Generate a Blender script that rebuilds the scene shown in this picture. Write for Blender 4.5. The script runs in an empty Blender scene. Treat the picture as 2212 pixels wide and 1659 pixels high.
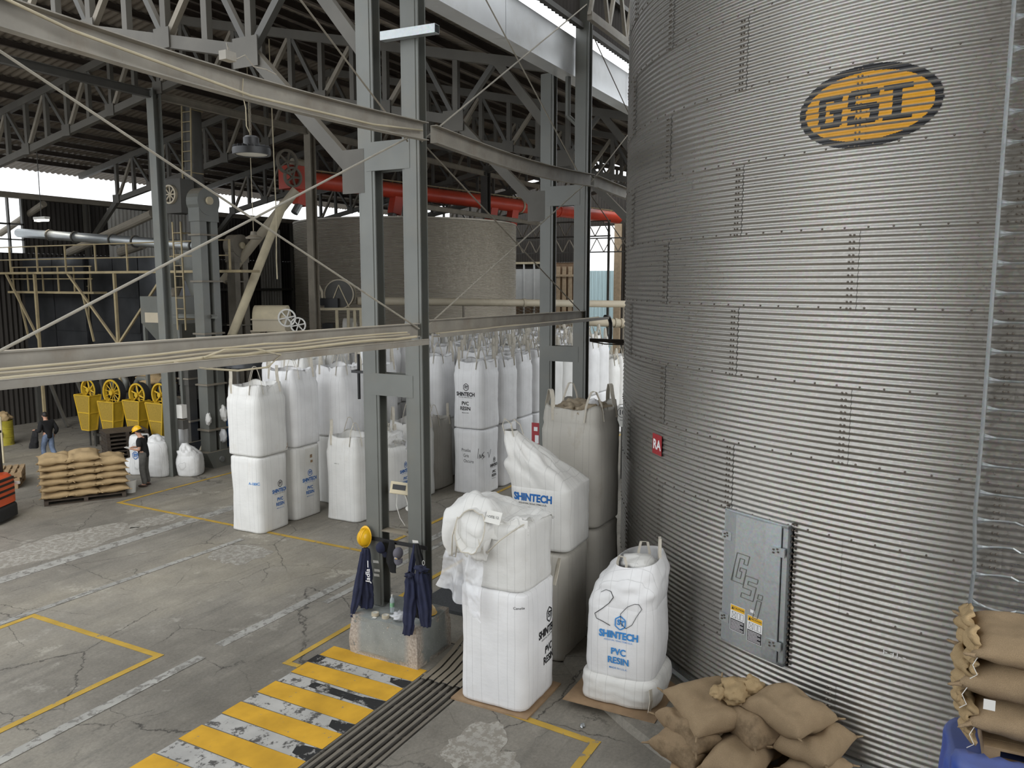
import bpy, math, random
from mathutils import Vector, Matrix, noise
pi = math.pi
sc = bpy.context.scene
COL = sc.collection
rng = random.Random(7)

# ---------------------------------------------------------------- camera
CF, CP, CR, CH, CZ = 1736.97, 0.124852, 0.000384, 0.489216, 5.75
_F = Vector((math.cos(CH)*math.cos(CP), math.sin(CH)*math.cos(CP), -math.sin(CP)))
_R0 = _F.cross(Vector((0, 0, 1))).normalized(); _U0 = _R0.cross(_F)
_R = _R0*math.cos(CR)+_U0*math.sin(CR); _U = -_R0*math.sin(CR)+_U0*math.cos(CR)
EYE = Vector((0, 0, CZ))
cd = bpy.data.cameras.new('camera'); cam = bpy.data.objects.new('camera', cd); COL.objects.link(cam)
cd.sensor_width = 36; cd.lens = CF/2212*36; cd.clip_start = .05; cd.clip_end = 400
_m = Matrix((_R, _U, -_F)).transposed().to_4x4(); _m.translation = EYE
cam.matrix_world = _m
sc.camera = cam

# ---------------------------------------------------------------- sky, exposure
wd = bpy.data.worlds.new('overcast_sky'); sc.world = wd; wd.use_nodes = True
_bg = wd.node_tree.nodes['Background']
_bg.inputs[0].default_value = (.93, .965, 1, 1)
_bg.inputs[1].default_value = 1.0
_sd = bpy.data.lights.new('soft_daylight', 'SUN'); _sd.energy = 1.15; _sd.angle = math.radians(60); _sd.color = (1, .985, .95)
_so = bpy.data.objects.new('soft_daylight', _sd); COL.objects.link(_so)
_az, _el = math.radians(224), math.radians(36); _dir = Vector((math.cos(_az)*math.cos(_el), math.sin(_az)*math.cos(_el), math.sin(_el)))
_so.rotation_euler = _dir.to_track_quat('Z', 'Y').to_euler()
sc.view_settings.view_transform = 'Standard'; sc.view_settings.look = 'None'
sc.view_settings.gamma = 1; sc.view_settings.use_curve_mapping = False
sc.view_settings.exposure = 1.0
sc.cycles.max_bounces = 8; sc.cycles.diffuse_bounces = 5; sc.cycles.glossy_bounces = 4; sc.cycles.transparent_max_bounces = 8
sc.cycles.sample_clamp_indirect = 6
sc.cycles.caustics_reflective = False; sc.cycles.caustics_refractive = False

# ---------------------------------------------------------------- measuring helpers: a pixel of the photograph to a place
def ray(x, y):
    return (_F+_R*((x-1106)/CF)-_U*((y-829.5)/CF)).normalized()
def onz(x, y, z=0.):
    d = ray(x, y); return EYE+d*((z-CZ)/d.z)
def onu(x, y, u):
    d = ray(x, y); return EYE+d*(u/d.x)
def onv(x, y, v):
    d = ray(x, y); return EYE+d*(v/d.y)
def ond(x, y, dist):
    d = ray(x, y); return EYE+d*(dist/d.dot(_F))
def zat(u, v, y):
    lo, hi = -2, 25
    for _ in range(40):
        m = (lo+hi)/2; d = Vector((u, v, m))-EYE
        if 829.5-CF*d.dot(_U)/d.dot(_F) > y: lo = m
        else: hi = m
    return lo

# ---------------------------------------------------------------- mesh builder
class MB:
    def __init__(s): s.v = []; s.f = []; s.m = []
    def add(s, vs, fs, mi=0):
        k = len(s.v); s.v += [tuple(p) for p in vs]
        for f in fs: s.f.append(tuple(i+k for i in f)); s.m.append(mi)
        return s
    def box(s, x0, x1, y0, y1, z0, z1, mi=0):
        return s.add([(x0,y0,z0),(x1,y0,z0),(x1,y1,z0),(x0,y1,z0),(x0,y0,z1),(x1,y0,z1),(x1,y1,z1),(x0,y1,z1)],
                     [(0,3,2,1),(4,5,6,7),(0,1,5,4),(1,2,6,5),(2,3,7,6),(3,0,4,7)], mi)
    def cbox(s, c, sx, sy, sz, rz=0., mi=0, M=None):
        vs = []
        for z in (-sz/2, sz/2):
            for x, y in ((-sx/2,-sy/2),(sx/2,-sy/2),(sx/2,sy/2),(-sx/2,sy/2)):
                p = Vector((x, y, z))
                if M is not None: p = M @ p
                elif rz: p = Matrix.Rotation(rz, 3, 'Z') @ p
                vs.append(p+Vector(c))
        return s.add(vs, [(0,3,2,1),(4,5,6,7),(0,1,5,4),(1,2,6,5),(2,3,7,6),(3,0,4,7)], mi)
    def bar(s, p0, p1, w, h=None, up=(0, 0, 1), mi=0):
        p0, p1 = Vector(p0), Vector(p1); h = h or w
        d = (p1-p0).normalized(); up = Vector(up)
        if abs(d.dot(up)) > .98: up = Vector((1, 0, 0))
        a = d.cross(up).normalized(); b = a.cross(d)
        vs = []
        for p in (p0, p1):
            for i, j in ((-1,-1),(1,-1),(1,1),(-1,1)): vs.append(p+a*(i*w/2)+b*(j*h/2))
        return s.add(vs, [(0,3,2,1),(4,5,6,7),(0,1,5,4),(1,2,6,5),(2,3,7,6),(3,0,4,7)][::1], mi)
    def chan(s, p0, p1, w, h, t=.02, up=(0, 0, 1), mi=0):      # I section: two flanges, one web
        p0, p1 = Vector(p0), Vector(p1); d = (p1-p0).normalized(); u = Vector(up)
        if abs(d.dot(u)) > .98: u = Vector((1, 0, 0))
        a = d.cross(u).normalized(); b = a.cross(d)
        for k in (-1, 1): s.bar(p0+b*(k*(h-t)/2), p1+b*(k*(h-t)/2), w, t, up=b, mi=mi)
        s.bar(p0, p1, t, h-2*t, up=b, mi=mi)
        return s
    def tube(s, pts, r, n=8, cap=True, mi=0, closed=False):
        pts = [Vector(p) for p in pts]; N = len(pts)
        rs = r if isinstance(r, (list, tuple)) else [r]*N
        ds = []
        for i in range(N):
            a = pts[(i-1) % N] if closed else pts[max(i-1, 0)]
            b = pts[(i+1) % N] if closed else pts[min(i+1, N-1)]
            ds.append((b-a).normalized())
        ref = Vector((0, 0, 1)) if abs(ds[0].z) < .9 else Vector((1, 0, 0))
        A = ds[0].cross(ref).normalized(); vs = []
        for i in range(N):
            A = (A-ds[i]*A.dot(ds[i])).normalized(); B = ds[i].cross(A)
            for k in range(n):
                t = 2*pi*k/n; vs.append(pts[i]+(A*math.cos(t)+B*math.sin(t))*rs[i])
        fs = []
        for i in range(N if closed else N-1):
            for k in range(n):
                a = i*n+k; b = i*n+(k+1) % n; j = ((i+1) % N)*n
                fs.append((a, j+k, j+(k+1) % n, b))
        if cap and not closed: fs += [tuple(range(n)), tuple(range((N-1)*n, N*n))[::-1]]
        return s.add(vs, fs, mi)
    def cyl(s, p0, p1, r0, r1=None, n=16, mi=0):
        return s.tube([p0, p1], [r0, r0 if r1 is None else r1], n, mi=mi)
    def ribbon(s, pts, w, side, t=.006, mi=0):
        pts = [Vector(p) for p in pts]; sd = Vector(side).normalized(); N = len(pts); vs = []
        for i in range(N):
            d = (pts[min(i+1, N-1)]-pts[max(i-1, 0)]).normalized(); nn = d.cross(sd).normalized(); 
            for a, b in ((-1,-1),(1,-1),(1,1),(-1,1)): vs.append(pts[i]+sd*(a*w/2)+nn*(b*t/2))
        fs = []
        for i in range(N-1):
            for k in range(4): fs.append((i*4+k, i*4+(k+1) % 4, i*4+4+(k+1) % 4, i*4+4+k))
        fs += [(3,2,1,0), tuple(range(4*N-4, 4*N))]
        return s.add(vs, fs, mi)
    def lathe(s, prof, n=24, M=None, mi=0):
        vs = []; fs = []
        for r, z in prof:
            for k in range(n):
                p = Vector((r*math.cos(2*pi*k/n), r*math.sin(2*pi*k/n), z))
                vs.append(M @ p if M is not None else p)
        for i in range(len(prof)-1):
            for k in range(n): fs.append((i*n+k, i*n+(k+1) % n, i*n+n+(k+1) % n, i*n+n+k))
        return s.add(vs, fs, mi)
    def grid(s, fn, nu, nv, cu=False, mi=0):
        vs = [fn(i/(nu if cu else nu-1), j/(nv-1)) for j in range(nv) for i in range(nu)]
        fs = []
        for j in range(nv-1):
            for i in range(nu if cu else nu-1):
                a = j*nu+i; b = j*nu+(i+1) % nu; fs.append((a, b, b+nu, a+nu))
        return s.add(vs, fs, mi)
    def prism(s, poly, M, t, mi=0):                             # 2-D outline, thickness along local z
        n = len(poly)
        vs = [M @ Vector((x, y, 0)) for x, y in poly]+[M @ Vector((x, y, t)) for x, y in poly]
        fs = [tuple(range(n))[::-1], tuple(range(n, 2*n))]+[(i, (i+1) % n, n+(i+1) % n, n+i) for i in range(n)]
        return s.add(vs, fs, mi)
    def mesh(s, name, mats, off=(0, 0, 0), smooth=False):
        me = bpy.data.meshes.new(name); o = Vector(off)
        me.from_pydata([(p[0]-o.x, p[1]-o.y, p[2]-o.z) for p in s.v], [], s.f)
        for m in (mats if isinstance(mats, (list, tuple)) else [mats]): me.materials.append(m)
        if any(s.m): me.polygons.foreach_set('material_index', s.m)
        if smooth: me.shade_smooth() if smooth is True else me.shade_smooth()
        if smooth and smooth is not True and hasattr(me, 'set_sharp_from_angle'): me.set_sharp_from_angle(angle=smooth)
        return me
    def build(s, name, mats, parent=None, smooth=False, local=False, loc=None):
        off = (0, 0, 0)
        if not local:
            if parent is not None: off = wloc(parent)
            elif loc is not None: off = loc
        o = bpy.data.objects.new(name, s.mesh(name, mats, off, smooth)); COL.objects.link(o)
        if parent is not None: o.parent = parent
        if loc is not None: o.location = loc
        return o
def wloc(o):
    p = Vector((0, 0, 0))
    while o: p = p+o.location; o = o.parent
    return p
def tag(o, label=None, cat=None, group=None, kind=None):
    if label: o['label'] = label
    if cat: o['category'] = cat
    if group: o['group'] = group
    if kind: o['kind'] = kind
    return o
def thing(name, label, cat, loc=(0, 0, 0), rz=0., group=None):
    o = bpy.data.objects.new(name, None); COL.objects.link(o); o.location = loc; o.rotation_euler = (0, 0, rz)
    o.empty_display_size = .1
    return tag(o, label, cat, group)
def place(me, name, parent, loc=(0, 0, 0), rot=(0, 0, 0), scale=(1, 1, 1)):
    o = bpy.data.objects.new(name, me); COL.objects.link(o); o.parent = parent; o.location = loc; o.rotation_euler = rot; o.scale = scale
    return o
def dup(root, loc, rz=0., label=None, scale=None):
    r = root.copy(); COL.objects.link(r); r.location = loc; r.rotation_euler = (0, 0, rz)
    if label: r['label'] = label
    if scale: r.scale = scale
    for ch in root.children:
        c = ch.copy(); COL.objects.link(c); c.parent = r
        for g in ch.children:
            d = g.copy(); COL.objects.link(d); d.parent = c
    return r
def nz(p, s=1., seed=0): return noise.noise(Vector((p[0]*s+seed*7.3, p[1]*s-seed*3.1, p[2]*s+seed*1.7)))

# ---------------------------------------------------------------- materials
class G:
    def __init__(s, name):
        s.mat = bpy.data.materials.new(name); s.mat.use_nodes = True; s.t = s.mat.node_tree
        s.b = s.t.nodes['Principled BSDF']; s.tc = s.t.nodes.new('ShaderNodeTexCoord'); s.obj = s.tc.outputs['Object']
        s.geo = s.t.nodes.new('ShaderNodeNewGeometry')
    def put(s, sock, val):
        if isinstance(val, bpy.types.NodeSocket): s.t.links.new(val, sock)
        elif isinstance(val, (tuple, list)) and len(val) == 3 and sock.type == 'RGBA': sock.default_value = (*val, 1)
        else: sock.default_value = val
    def noise(s, scale, detail=4, vec=None, rough=.55, dist=0.):
        n = s.t.nodes.new('ShaderNodeTexNoise'); s.put(n.inputs['Vector'], vec or s.obj)
        n.inputs['Scale'].default_value = scale; n.inputs['Detail'].default_value = detail; n.inputs['Roughness'].default_value = rough
        n.inputs['Distortion'].default_value = dist
        return n.outputs['Fac']
    def voro(s, scale, feature='F1', vec=None, out='Distance'):
        n = s.t.nodes.new('ShaderNodeTexVoronoi'); n.feature = feature; s.put(n.inputs['Vector'], vec or s.obj); n.inputs['Scale'].default_value = scale
        return n.outputs[out]
    def map(s, scale=(1, 1, 1), vec=None, rot=(0, 0, 0), loc=(0, 0, 0)):
        n = s.t.nodes.new('ShaderNodeMapping'); s.put(n.inputs['Vector'], vec or s.obj)
        n.inputs['Scale'].default_value = scale; n.inputs['Rotation'].default_value = rot; n.inputs['Location'].default_value = loc
        return n.outputs[0]
    def ramp(s, fac, stops):
        n = s.t.nodes.new('ShaderNodeValToRGB'); s.put(n.inputs[0], fac); e = n.color_ramp.elements
        while len(e) < len(stops): e.new(.5)
        for q, (p, c) in zip(e, stops): q.position = p; q.color = (*c, 1) if isinstance(c, (tuple, list)) else (c, c, c, 1)
        return n.outputs[0]
    def step(s, fac, a, b): return s.ramp(fac, [(a, 0.), (b, 1.)])
    def mix(s, fac, a, b, op='MIX'):
        n = s.t.nodes.new('ShaderNodeMix'); n.data_type = 'RGBA'; n.blend_type = op
        s.put(n.inputs[0], fac); s.put(n.inputs[6], a); s.put(n.inputs[7], b)
        return n.outputs[2]
    def math(s, op, a, b=0.):
        n = s.t.nodes.new('ShaderNodeMath'); n.operation = op; s.put(n.inputs[0], a); s.put(n.inputs[1], b)
        return n.outputs[0]
    def sep(s, vec=None):
        n = s.t.nodes.new('ShaderNodeSeparateXYZ'); s.put(n.inputs[0], vec or s.obj); return n.outputs
    def bump(s, h, strength=.3, dist=.01):
        n = s.t.nodes.new('ShaderNodeBump'); n.inputs['Strength'].default_value = strength; n.inputs['Distance'].default_value = dist
        s.put(n.inputs['Height'], h); s.put(s.b.inputs['Normal'], n.outputs[0])
    def done(s, col, rough=.6, metal=0., spec=None):
        s.put(s.b.inputs['Base Color'], col); s.put(s.b.inputs['Roughness'], rough); s.put(s.b.inputs['Metallic'], metal)
        if spec is not None: s.b.inputs['Specular IOR Level'].default_value = spec
        return s.mat
def sh(c, k): return tuple(min(1, x*k) for x in c)
def mk(name, col, rough=.6, metal=0., var=.2, scale=3., detail=4, bump=0., bscale=60., dust=0., dustcol=(.30, .25, .18), dirt=None, spec=None):
    g = G(name)
    c = g.ramp(g.noise(scale, detail), [(.25, sh(col, 1-var)), (.75, sh(col, 1+var))])
    if dirt: c = g.mix(g.math('MULTIPLY', g.step(g.noise(scale*.6, 6, rough=.7), .5, .72), dirt[0]), c, dirt[1])
    if dust:
        up = g.step(g.sep(g.geo.outputs['Normal'])[2], .3, .9)
        c = g.mix(g.math('MULTIPLY', up, dust), c, dustcol)
    if bump: g.bump(g.noise(bscale, 3), bump)
    return g.done(c, rough, metal, spec)
M = {}
M['truss'] = mk('dusty_truss_paint', (.095, .088, .074), .6, 0, .2, 1.2, dust=.7, dustcol=(.24, .205, .155))
M['steel_grey'] = mk('steel_grey_paint', (.15, .156, .142), .42, 0, .14, 1.3, dust=.6, dirt=(.35, (.2, .17, .12)))
M['steel_dark'] = mk('steel_dark_paint', (.075, .072, .064), .55, 0, .2, 1.5, dust=.6)
M['steel_tan'] = mk('dusty_steel', (.22, .195, .155), .7, 0, .22, 2.0, dust=.8, dustcol=(.36, .31, .23))
M['beam'] = mk('dusty_grey_beam', (.36, .335, .29), .65, 0, .22, 2.2, dust=.9, dustcol=(.52, .45, .34), dirt=(.5, (.24, .18, .12)))
M['purlin'] = mk('purlin_rust', (.05, .038, .03), .8, 0, .3, 2)
M['grate'] = mk('dark_grate_steel', (.12, .112, .10), .55, .1, .3, 3, dust=.3)
M['black'] = mk('black_paint', (.012, .012, .013), .45, 0, .3, 3)
M['rubber'] = mk('black_rubber', (.018, .018, .018), .75, 0, .2, 4)
M['binblack'] = mk('black_tank_sheet', (.07, .073, .078), .3, .6, .35, 1.1, dust=.3)
M['yellow'] = mk('yellow_paint', (.62, .40, .03), .5, 0, .15, 3, dirt=(.4, (.25, .17, .05)))
M['rail'] = mk('dusty_yellow_rail', (.35, .285, .165), .65, 0, .25, 2, dust=.7)
M['mesh'] = mk('yellow_mesh_panel', (.36, .24, .035), .6, 0, .25, 30)
M['cream'] = mk('cream_dusty_paint', (.56, .49, .34), .6, 0, .15, 3, dust=.6, dustcol=(.7, .62, .46))
M['red'] = mk('red_tube_paint', (.62, .07, .035), .4, 0, .12, 1.5, dust=.35, dustcol=(.5, .2, .12))
M['orange'] = mk('orange_truck_paint', (.72, .11, .035), .35, 0, .08, 2)
M['wood'] = mk('pallet_wood', (.33, .23, .13), .8, 0, .3, 6, bump=.2)
M['darkwood'] = mk('dark_pallet_wood', (.05, .038, .028), .8, 0, .4, 6, dust=.4, dustcol=(.16, .12, .08))
M['card'] = mk('cardboard', (.30, .20, .115), .85, 0, .2, 5)
M['navy'] = mk('navy_cloth', (.016, .02, .05), .9, 0, .3, 6, bump=.2, bscale=200)
M['blackcloth'] = mk('black_cloth', (.008, .008, .009), .9, 0, .3, 6)
M['greycloth'] = mk('grey_trousers', (.10, .097, .09), .9, 0, .25, 9)
M['jeans'] = mk('blue_jeans', (.13, .17, .25), .9, 0, .3, 9)
M['skin'] = mk('skin', (.50, .28, .19), .55, 0, .06, 8)
M['hair'] = mk('dark_hair', (.012, .009, .008), .6, 0, .2, 20)
M['hat'] = mk('yellow_plastic', (.80, .46, .012), .3, 0, .05, 5)
M['yellowed'] = mk('yellowed_plastic', (.72, .50, .20), .35, 0, .08, 5)
M['whitepl'] = mk('white_plastic', (.72, .71, .67), .45, 0, .06, 3)
M['loop'] = mk('bag_webbing', (.58, .54, .46), .8, 0, .12, 12, bump=.3, bscale=150)
M['black_ink'] = mk('black_ink', (.012, .012, .014), .7, 0, 0, 1)
M['blue_ink'] = mk('blue_ink', (.012, .13, .42), .7, 0, .15, 20)
M['blue2_ink'] = mk('light_blue_ink', (.04, .25, .62), .7, 0, .15, 20)
M['white_ink'] = mk('white_ink', (.85, .85, .85), .6, 0, 0, 1)
M['signred'] = mk('red_sign', (.36, .022, .03), .4, 0, .05, 3)
M['signyellow'] = mk('label_yellow', (.80, .45, .02), .5, 0, .05, 3)
M['decal_o'] = mk('decal_orange', (.63, .30, .018), .4, 0, .1, 8)
M['decal_k'] = mk('decal_black', (.012, .012, .014), .4, 0, .2, 8)
M['tarp'] = mk('blue_tarp', (.02, .06, .30), .42, 0, .3, 3, dust=.3, dustcol=(.25, .27, .35))
M['bolt'] = mk('bolt_steel', (.14, .12, .10), .5, .5, .3, 20)
M['pipe'] = mk('cream_pipe', (.50, .44, .33), .55, 0, .1, 1.5, dust=.5, dustcol=(.6, .53, .4))
M['bluemachine'] = mk('blue_machine_paint', (.01, .07, .2), .5, 0, .3, 3)
def m_galv(name, base, rough=.36, dusty=0.):
    g = G(name)
    sp = g.voro(45, 'F1', out='Color')
    c = g.mix(.12, base, sp, 'OVERLAY')
    big = g.noise(.5, 5, g.map((1, 1, .25)))
    c = g.mix(g.step(big, .35, .75), sh(base, .82), c)
    if dusty: c = g.mix(dusty, c, (.5, .43, .32))
    r = g.ramp(g.noise(25, 3), [(.3, rough-.07), (.7, rough+.1)])
    return g.done(c, r, .85-.7*dusty)
M['rod'] = mk('dusty_rod', (.38, .35, .29), .6, 0, .15, 4)
M['galv'] = m_galv('galvanized_sheet', (.39, .38, .36), .33, .10)
M['galv_dusty'] = m_galv('dusty_galvanized_sheet', (.55, .53, .49), .5, .45)
M['galv_skylit'] = mk('skylit_gutter_sheet', (.80, .82, .83), .35, .35, .08, 1.2, dirt=(.3, (.5, .46, .4)))  # whitened sheet: sky light on the gutter is put into the colour
M['galv_flat'] = m_galv('galvanized_plate', (.50, .53, .54), .42)
def m_floor():
    g = G('worn_concrete')
    n1 = g.noise(.35, 7, rough=.65); n2 = g.noise(1.7, 8, rough=.7); n3 = g.noise(9, 5, rough=.7)
    c = g.ramp(n1, [(.3, (.14, .125, .104)), (.5, (.235, .215, .183)), (.72, (.36, .33, .28))])
    c = g.mix(.45, c, g.ramp(n2, [(.3, (.105, .096, .083)), (.55, (.225, .21, .18)), (.75, (.40, .375, .325))]))
    wv = g.map((.35, 2.2, 1)); st = g.noise(1.0, 6, wv, .7)
    c = g.mix(g.math('MULTIPLY', g.step(st, .52, .66), .5), c, (.10, .095, .085))
    c = g.mix(g.math('MULTIPLY', g.step(g.noise(.8, 9, g.map((1, 1, 1), loc=(5, 3, 0)), .75), .585, .64), .6), c, (.47, .45, .40))
    # skid tracks along the aisle, cracks: distorted cell edges kept only in places
    tk = g.noise(1.0, 5, g.map((.12, 3.2, 1), loc=(2, 7, 0)), .6)
    c = g.mix(g.math('MULTIPLY', g.step(tk, .57, .66), .45), c, (.085, .08, .07))
    fine = g.noise(22, 6, rough=.75)
    c = g.mix(.35, c, g.ramp(fine, [(.3, (.10, .093, .08)), (.7, (.34, .32, .28))]))
    nn = g.t.nodes.new('ShaderNodeTexNoise'); nn.inputs['Scale'].default_value = 2.2; nn.inputs['Detail'].default_value = 9; nn.inputs['Roughness'].default_value = .68; g.put(nn.inputs['Vector'], g.obj)
    vec = g.mix(.30, g.obj, nn.outputs['Color'], 'ADD')
    cr = None
    for sc1, w1, lo in ((.34, .0042, .43), (.85, .006, .50)):
        q = g.math('SUBTRACT', 1., g.step(g.voro(sc1, 'DISTANCE_TO_EDGE', vec), w1*.25, w1))
        q = g.math('MULTIPLY', q, g.step(g.noise(.45, 3, g.map((1, 1, 1), loc=(9, sc1*9, 0))), lo, lo+.08))
        cr = q if cr is None else g.math('MAXIMUM', cr, q)
    c = g.mix(g.math('MULTIPLY', cr, .9), c, (.022, .02, .018))
    c = g.mix(g.math('MULTIPLY', g.step(n3, .3, .8), .25), c, sh((.3, .28, .25), .6))
    big = g.noise(.22, 5, g.map((1, 1, 1), loc=(3, 8, 0)), .6)
    c = g.mix(1., c, g.ramp(big, [(.32, (.80, .79, .77)), (.5, (1.08, 1.07, 1.05)), (.68, (1.42, 1.38, 1.27))]), 'MULTIPLY')
    g.bump(g.math('SUBTRACT', n2, g.math('MULTIPLY', cr, .8)), .25, .02)
    return g.done(c, g.ramp(n1, [(.3, .62), (.7, .82)]), 0, .3)
M['floor'] = m_floor()
def m_paint(name, col, wear=.5, under=(.2, .19, .17), sc1=6):
    g = G(name)
    k = g.step(g.noise(sc1, 8, rough=.72), wear, wear+.05)
    c = g.ramp(g.noise(2, 4), [(.3, sh(col, .8)), (.7, sh(col, 1.12))])
    return g.done(g.mix(k, c, under), .7, 0, .3)
M['line_y'] = m_paint('yellow_floor_paint', (.48, .31, .055), .585)
M['stripe_y'] = m_paint('yellow_stripe_paint', (.60, .335, .03), .625)
M['line_w'] = m_paint('white_floor_paint', (.36, .35, .32), .51)
M['stripe_w'] = m_paint('white_stripe_paint', (.43, .42, .395), .525, (.09, .086, .08), 5)
M['stripe_k'] = m_paint('black_stripe_paint', (.022, .022, .022), .55, (.3, .29, .27), 5)
M['patch'] = m_paint('spilled_powder', (.37, .35, .31), .47, (.25, .23, .195), 9)
def m_bag(name, col, grime=.25, gc=(.40, .31, .19)):
    g = G(name); s = g.sep()
    ln = None
    for ax in (0, 1):
        a = g.math('ABSOLUTE', s[ax])
        for q in (.13, .27, .37):
            d = g.math('LESS_THAN', g.math('ABSOLUTE', g.math('SUBTRACT', a, q)), .0035)
            ln = d if ln is None else g.math('MAXIMUM', ln, d)
    c = g.ramp(g.noise(2.2, 5), [(.3, sh(col, .93)), (.7, sh(col, 1.04))])
    c = g.mix(g.math('MULTIPLY', ln, .35), c, sh(col, .45))
    c = g.mix(g.math('MULTIPLY', g.step(g.noise(1.6, 7, g.map((1, 1, .5)), .7), .56, .74), grime), c, gc)
    g.bump(g.math('ADD', g.math('MULTIPLY', g.noise(140, 2), .25), g.noise(7, 4, g.map((1, 1, 2.2)))), .22, .02)
    return g.done(c, .55, 0, .35)
M['bag'] = m_bag('white_woven_bag', (.84, .84, .845), .14)
M['bag2'] = m_bag('warm_white_woven_bag', (.77, .765, .74), .25)
M['bagdirty'] = m_bag('soiled_woven_bag', (.50, .48, .435), .6, (.30, .24, .155))
M['bagbrown'] = m_bag('brown_crumpled_lining', (.34, .28, .20), .6, (.2, .145, .085))
M['sack'] = m_bag('white_sack', (.80, .80, .79), .08)
def m_burlap(name, col, stain=0.):
    g = G(name)
    c = g.ramp(g.noise(5, 6, rough=.7), [(.3, sh(col, .82)), (.7, sh(col, 1.14))])
    wv = g.noise(230, 2)
    c = g.mix(g.step(wv, .35, .65), sh(col, .72), c)
    if stain: c = g.mix(g.math('MULTIPLY', g.step(g.noise(2.2, 6, rough=.7), .5, .62), stain), c, sh(col, .3))
    g.bump(g.math('ADD', wv, g.math('MULTIPLY', g.noise(14, 4), 1.2)), .3, .01)
    return g.done(c, .95, 0, .1)
M['burlap'] = m_burlap('burlap', (.34, .25, .155))
M['burlap2'] = m_burlap('burlap_light', (.46, .335, .185))
M['burlap3'] = m_burlap('burlap_stained', (.31, .225, .14), .55)
def m_pedestal():
    g = G('grey_painted_concrete')
    s = g.sep()
    ch = g.step(g.noise(2.4, 8, rough=.68), .60, .625)
    e = g.math('MAXIMUM', g.math('MULTIPLY', g.step(g.math('ABSOLUTE', s[1]), .40, .50), g.step(g.math('ABSOLUTE', s[0]), .28, .38)), g.math('MULTIPLY', g.step(g.math('SUBTRACT', .1, s[2]), .02, .07), .9))
    ch = g.math('MAXIMUM', ch, g.math('MULTIPLY', e, g.step(g.noise(3, 7, rough=.65), .40, .43)))
    c = g.ramp(g.noise(3, 5), [(.3, (.21, .225, .215)), (.7, (.31, .325, .31))])
    c = g.mix(g.step(g.noise(55, 3), .66, .69), c, (.5, .5, .47))
    c = g.mix(ch, c, g.ramp(g.noise(30, 5), [(.3, (.27, .23, .19)), (.7, (.52, .46, .40))]))
    g.bump(g.math('SUBTRACT', g.math('MULTIPLY', g.noise(18, 5), .4), ch), .5, .03)
    return g.done(c, .8, 0, .25)
M['pedestal'] = m_pedestal()
def m_sheet(name, col, rust, amt=.5, rough=.6, metal=.2):
    g = G(name)
    c = g.ramp(g.noise(.7, 6, g.map((1, .35, .35)), .7), [(.3, sh(col, .75)), (.7, sh(col, 1.2))])
    c = g.mix(g.math('MULTIPLY', g.step(g.noise(.5, 7, rough=.75), .45, .7), amt), c, rust)
    return g.done(c, rough, metal)
M['roof'] = m_sheet('old_roof_sheet', (.22, .19, .155), (.10, .07, .05), .6, .6, .1)
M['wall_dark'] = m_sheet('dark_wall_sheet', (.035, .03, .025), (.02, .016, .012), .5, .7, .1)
M['wall_shade'] = m_sheet('shaded_brown_wall_sheet', (.030, .024, .019), (.015, .010, .007), .6, .7, .1)  # near-black brown: the tall bay's shade is put into this colour
M['wall_light'] = m_sheet('pale_wall_sheet', (.55, .54, .50), (.35, .3, .22), .3, .55, .2)
M['pale_panel'] = mk('pale_panel', (.62, .63, .62), .6, 0, .08, 2)
def m_trans(name, col):
    g = G(name); tr = g.t.nodes.new('ShaderNodeBsdfTranslucent'); tr.inputs[0].default_value = (*col, 1); mx = g.t.nodes.new('ShaderNodeMixShader'); mx.inputs[0].default_value = .65
    c = g.mix(g.noise(1.5, 5, g.map((1, 6, .6))), sh(col, .8), col); g.done(c, .5)
    g.t.links.new(g.b.outputs[0], mx.inputs[1]); g.t.links.new(tr.outputs[0], mx.inputs[2])
    g.t.links.new(mx.outputs[0], g.t.nodes['Material Output'].inputs[0]); return g.mat
M['curtain'] = m_trans('pale_blue_strip_curtain', (.72, .82, .84))
M['board'] = mk('brown_board', (.24, .16, .10), .8, 0, .25, 2)
M['timber'] = mk('light_timber', (.52, .40, .27), .8, 0, .18, 5)
def m_clear(name, col, alpha, rough=.15):
    g = G(name); n = g.noise(9, 5)
    g.b.inputs['Alpha'].default_value = alpha
    g.bump(n, .6, .03)
    return g.done(col, rough, 0, .8)
M['liner'] = m_clear('clear_liner_film', (.88, .89, .92), .55)
M['pet'] = m_clear('clear_bottle', (.8, .88, .92), .4, .08)
def m_emit(name, col, st):
    g = G(name); g.b.inputs['Emission Color'].default_value = (*col, 1); g.b.inputs['Emission Strength'].default_value = st
    return g.done(col, .5)
M['lit'] = m_emit('lit_lamp', (1, .93, .8), 12)
M['lens'] = mk('lamp_lens', (.65, .63, .56), .3, 0, .05, 4)
# ================================================================ the setting
FU = [10.0, 16.25, 22.5, 28.75, 35.0, 41.25, 47.5]
TV0, TV1 = 5.65, 6.45                                            # the floor trench
floor = tag(MB().box(-6, 100, TV1, 46, -.95, 0).box(-6, 100, -30, TV0, -.95, 0).box(12.4, 100, TV0, TV1, -.95, 0)
            .box(-6, 1.5, TV0, TV1, -.95, 0).box(1.5, 12.4, TV0, TV1, -.9, -.6).build('floor', M['floor']), kind='structure')
def corr_wall(mb, p0, p1, z0, z1, per=.2, amp=.022, mi=0):
    p0, p1 = Vector((*p0, 0)), Vector((*p1, 0)); d = p1-p0; L = d.length; d.normalize(); nn = Vector((-d.y, d.x, 0))
    n = max(2, int(L/per*4)); vs = []; fs = []
    for i in range(n+1):
        s = L*i/n; q = p0+d*s+nn*(amp*math.sin(2*pi*s/per)); vs += [(q.x, q.y, z0), (q.x, q.y, z1)]
    for i in range(n): fs.append((2*i, 2*i+2, 2*i+3, 2*i+1))
    mb.add(vs, fs, mi)
    return mb
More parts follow.
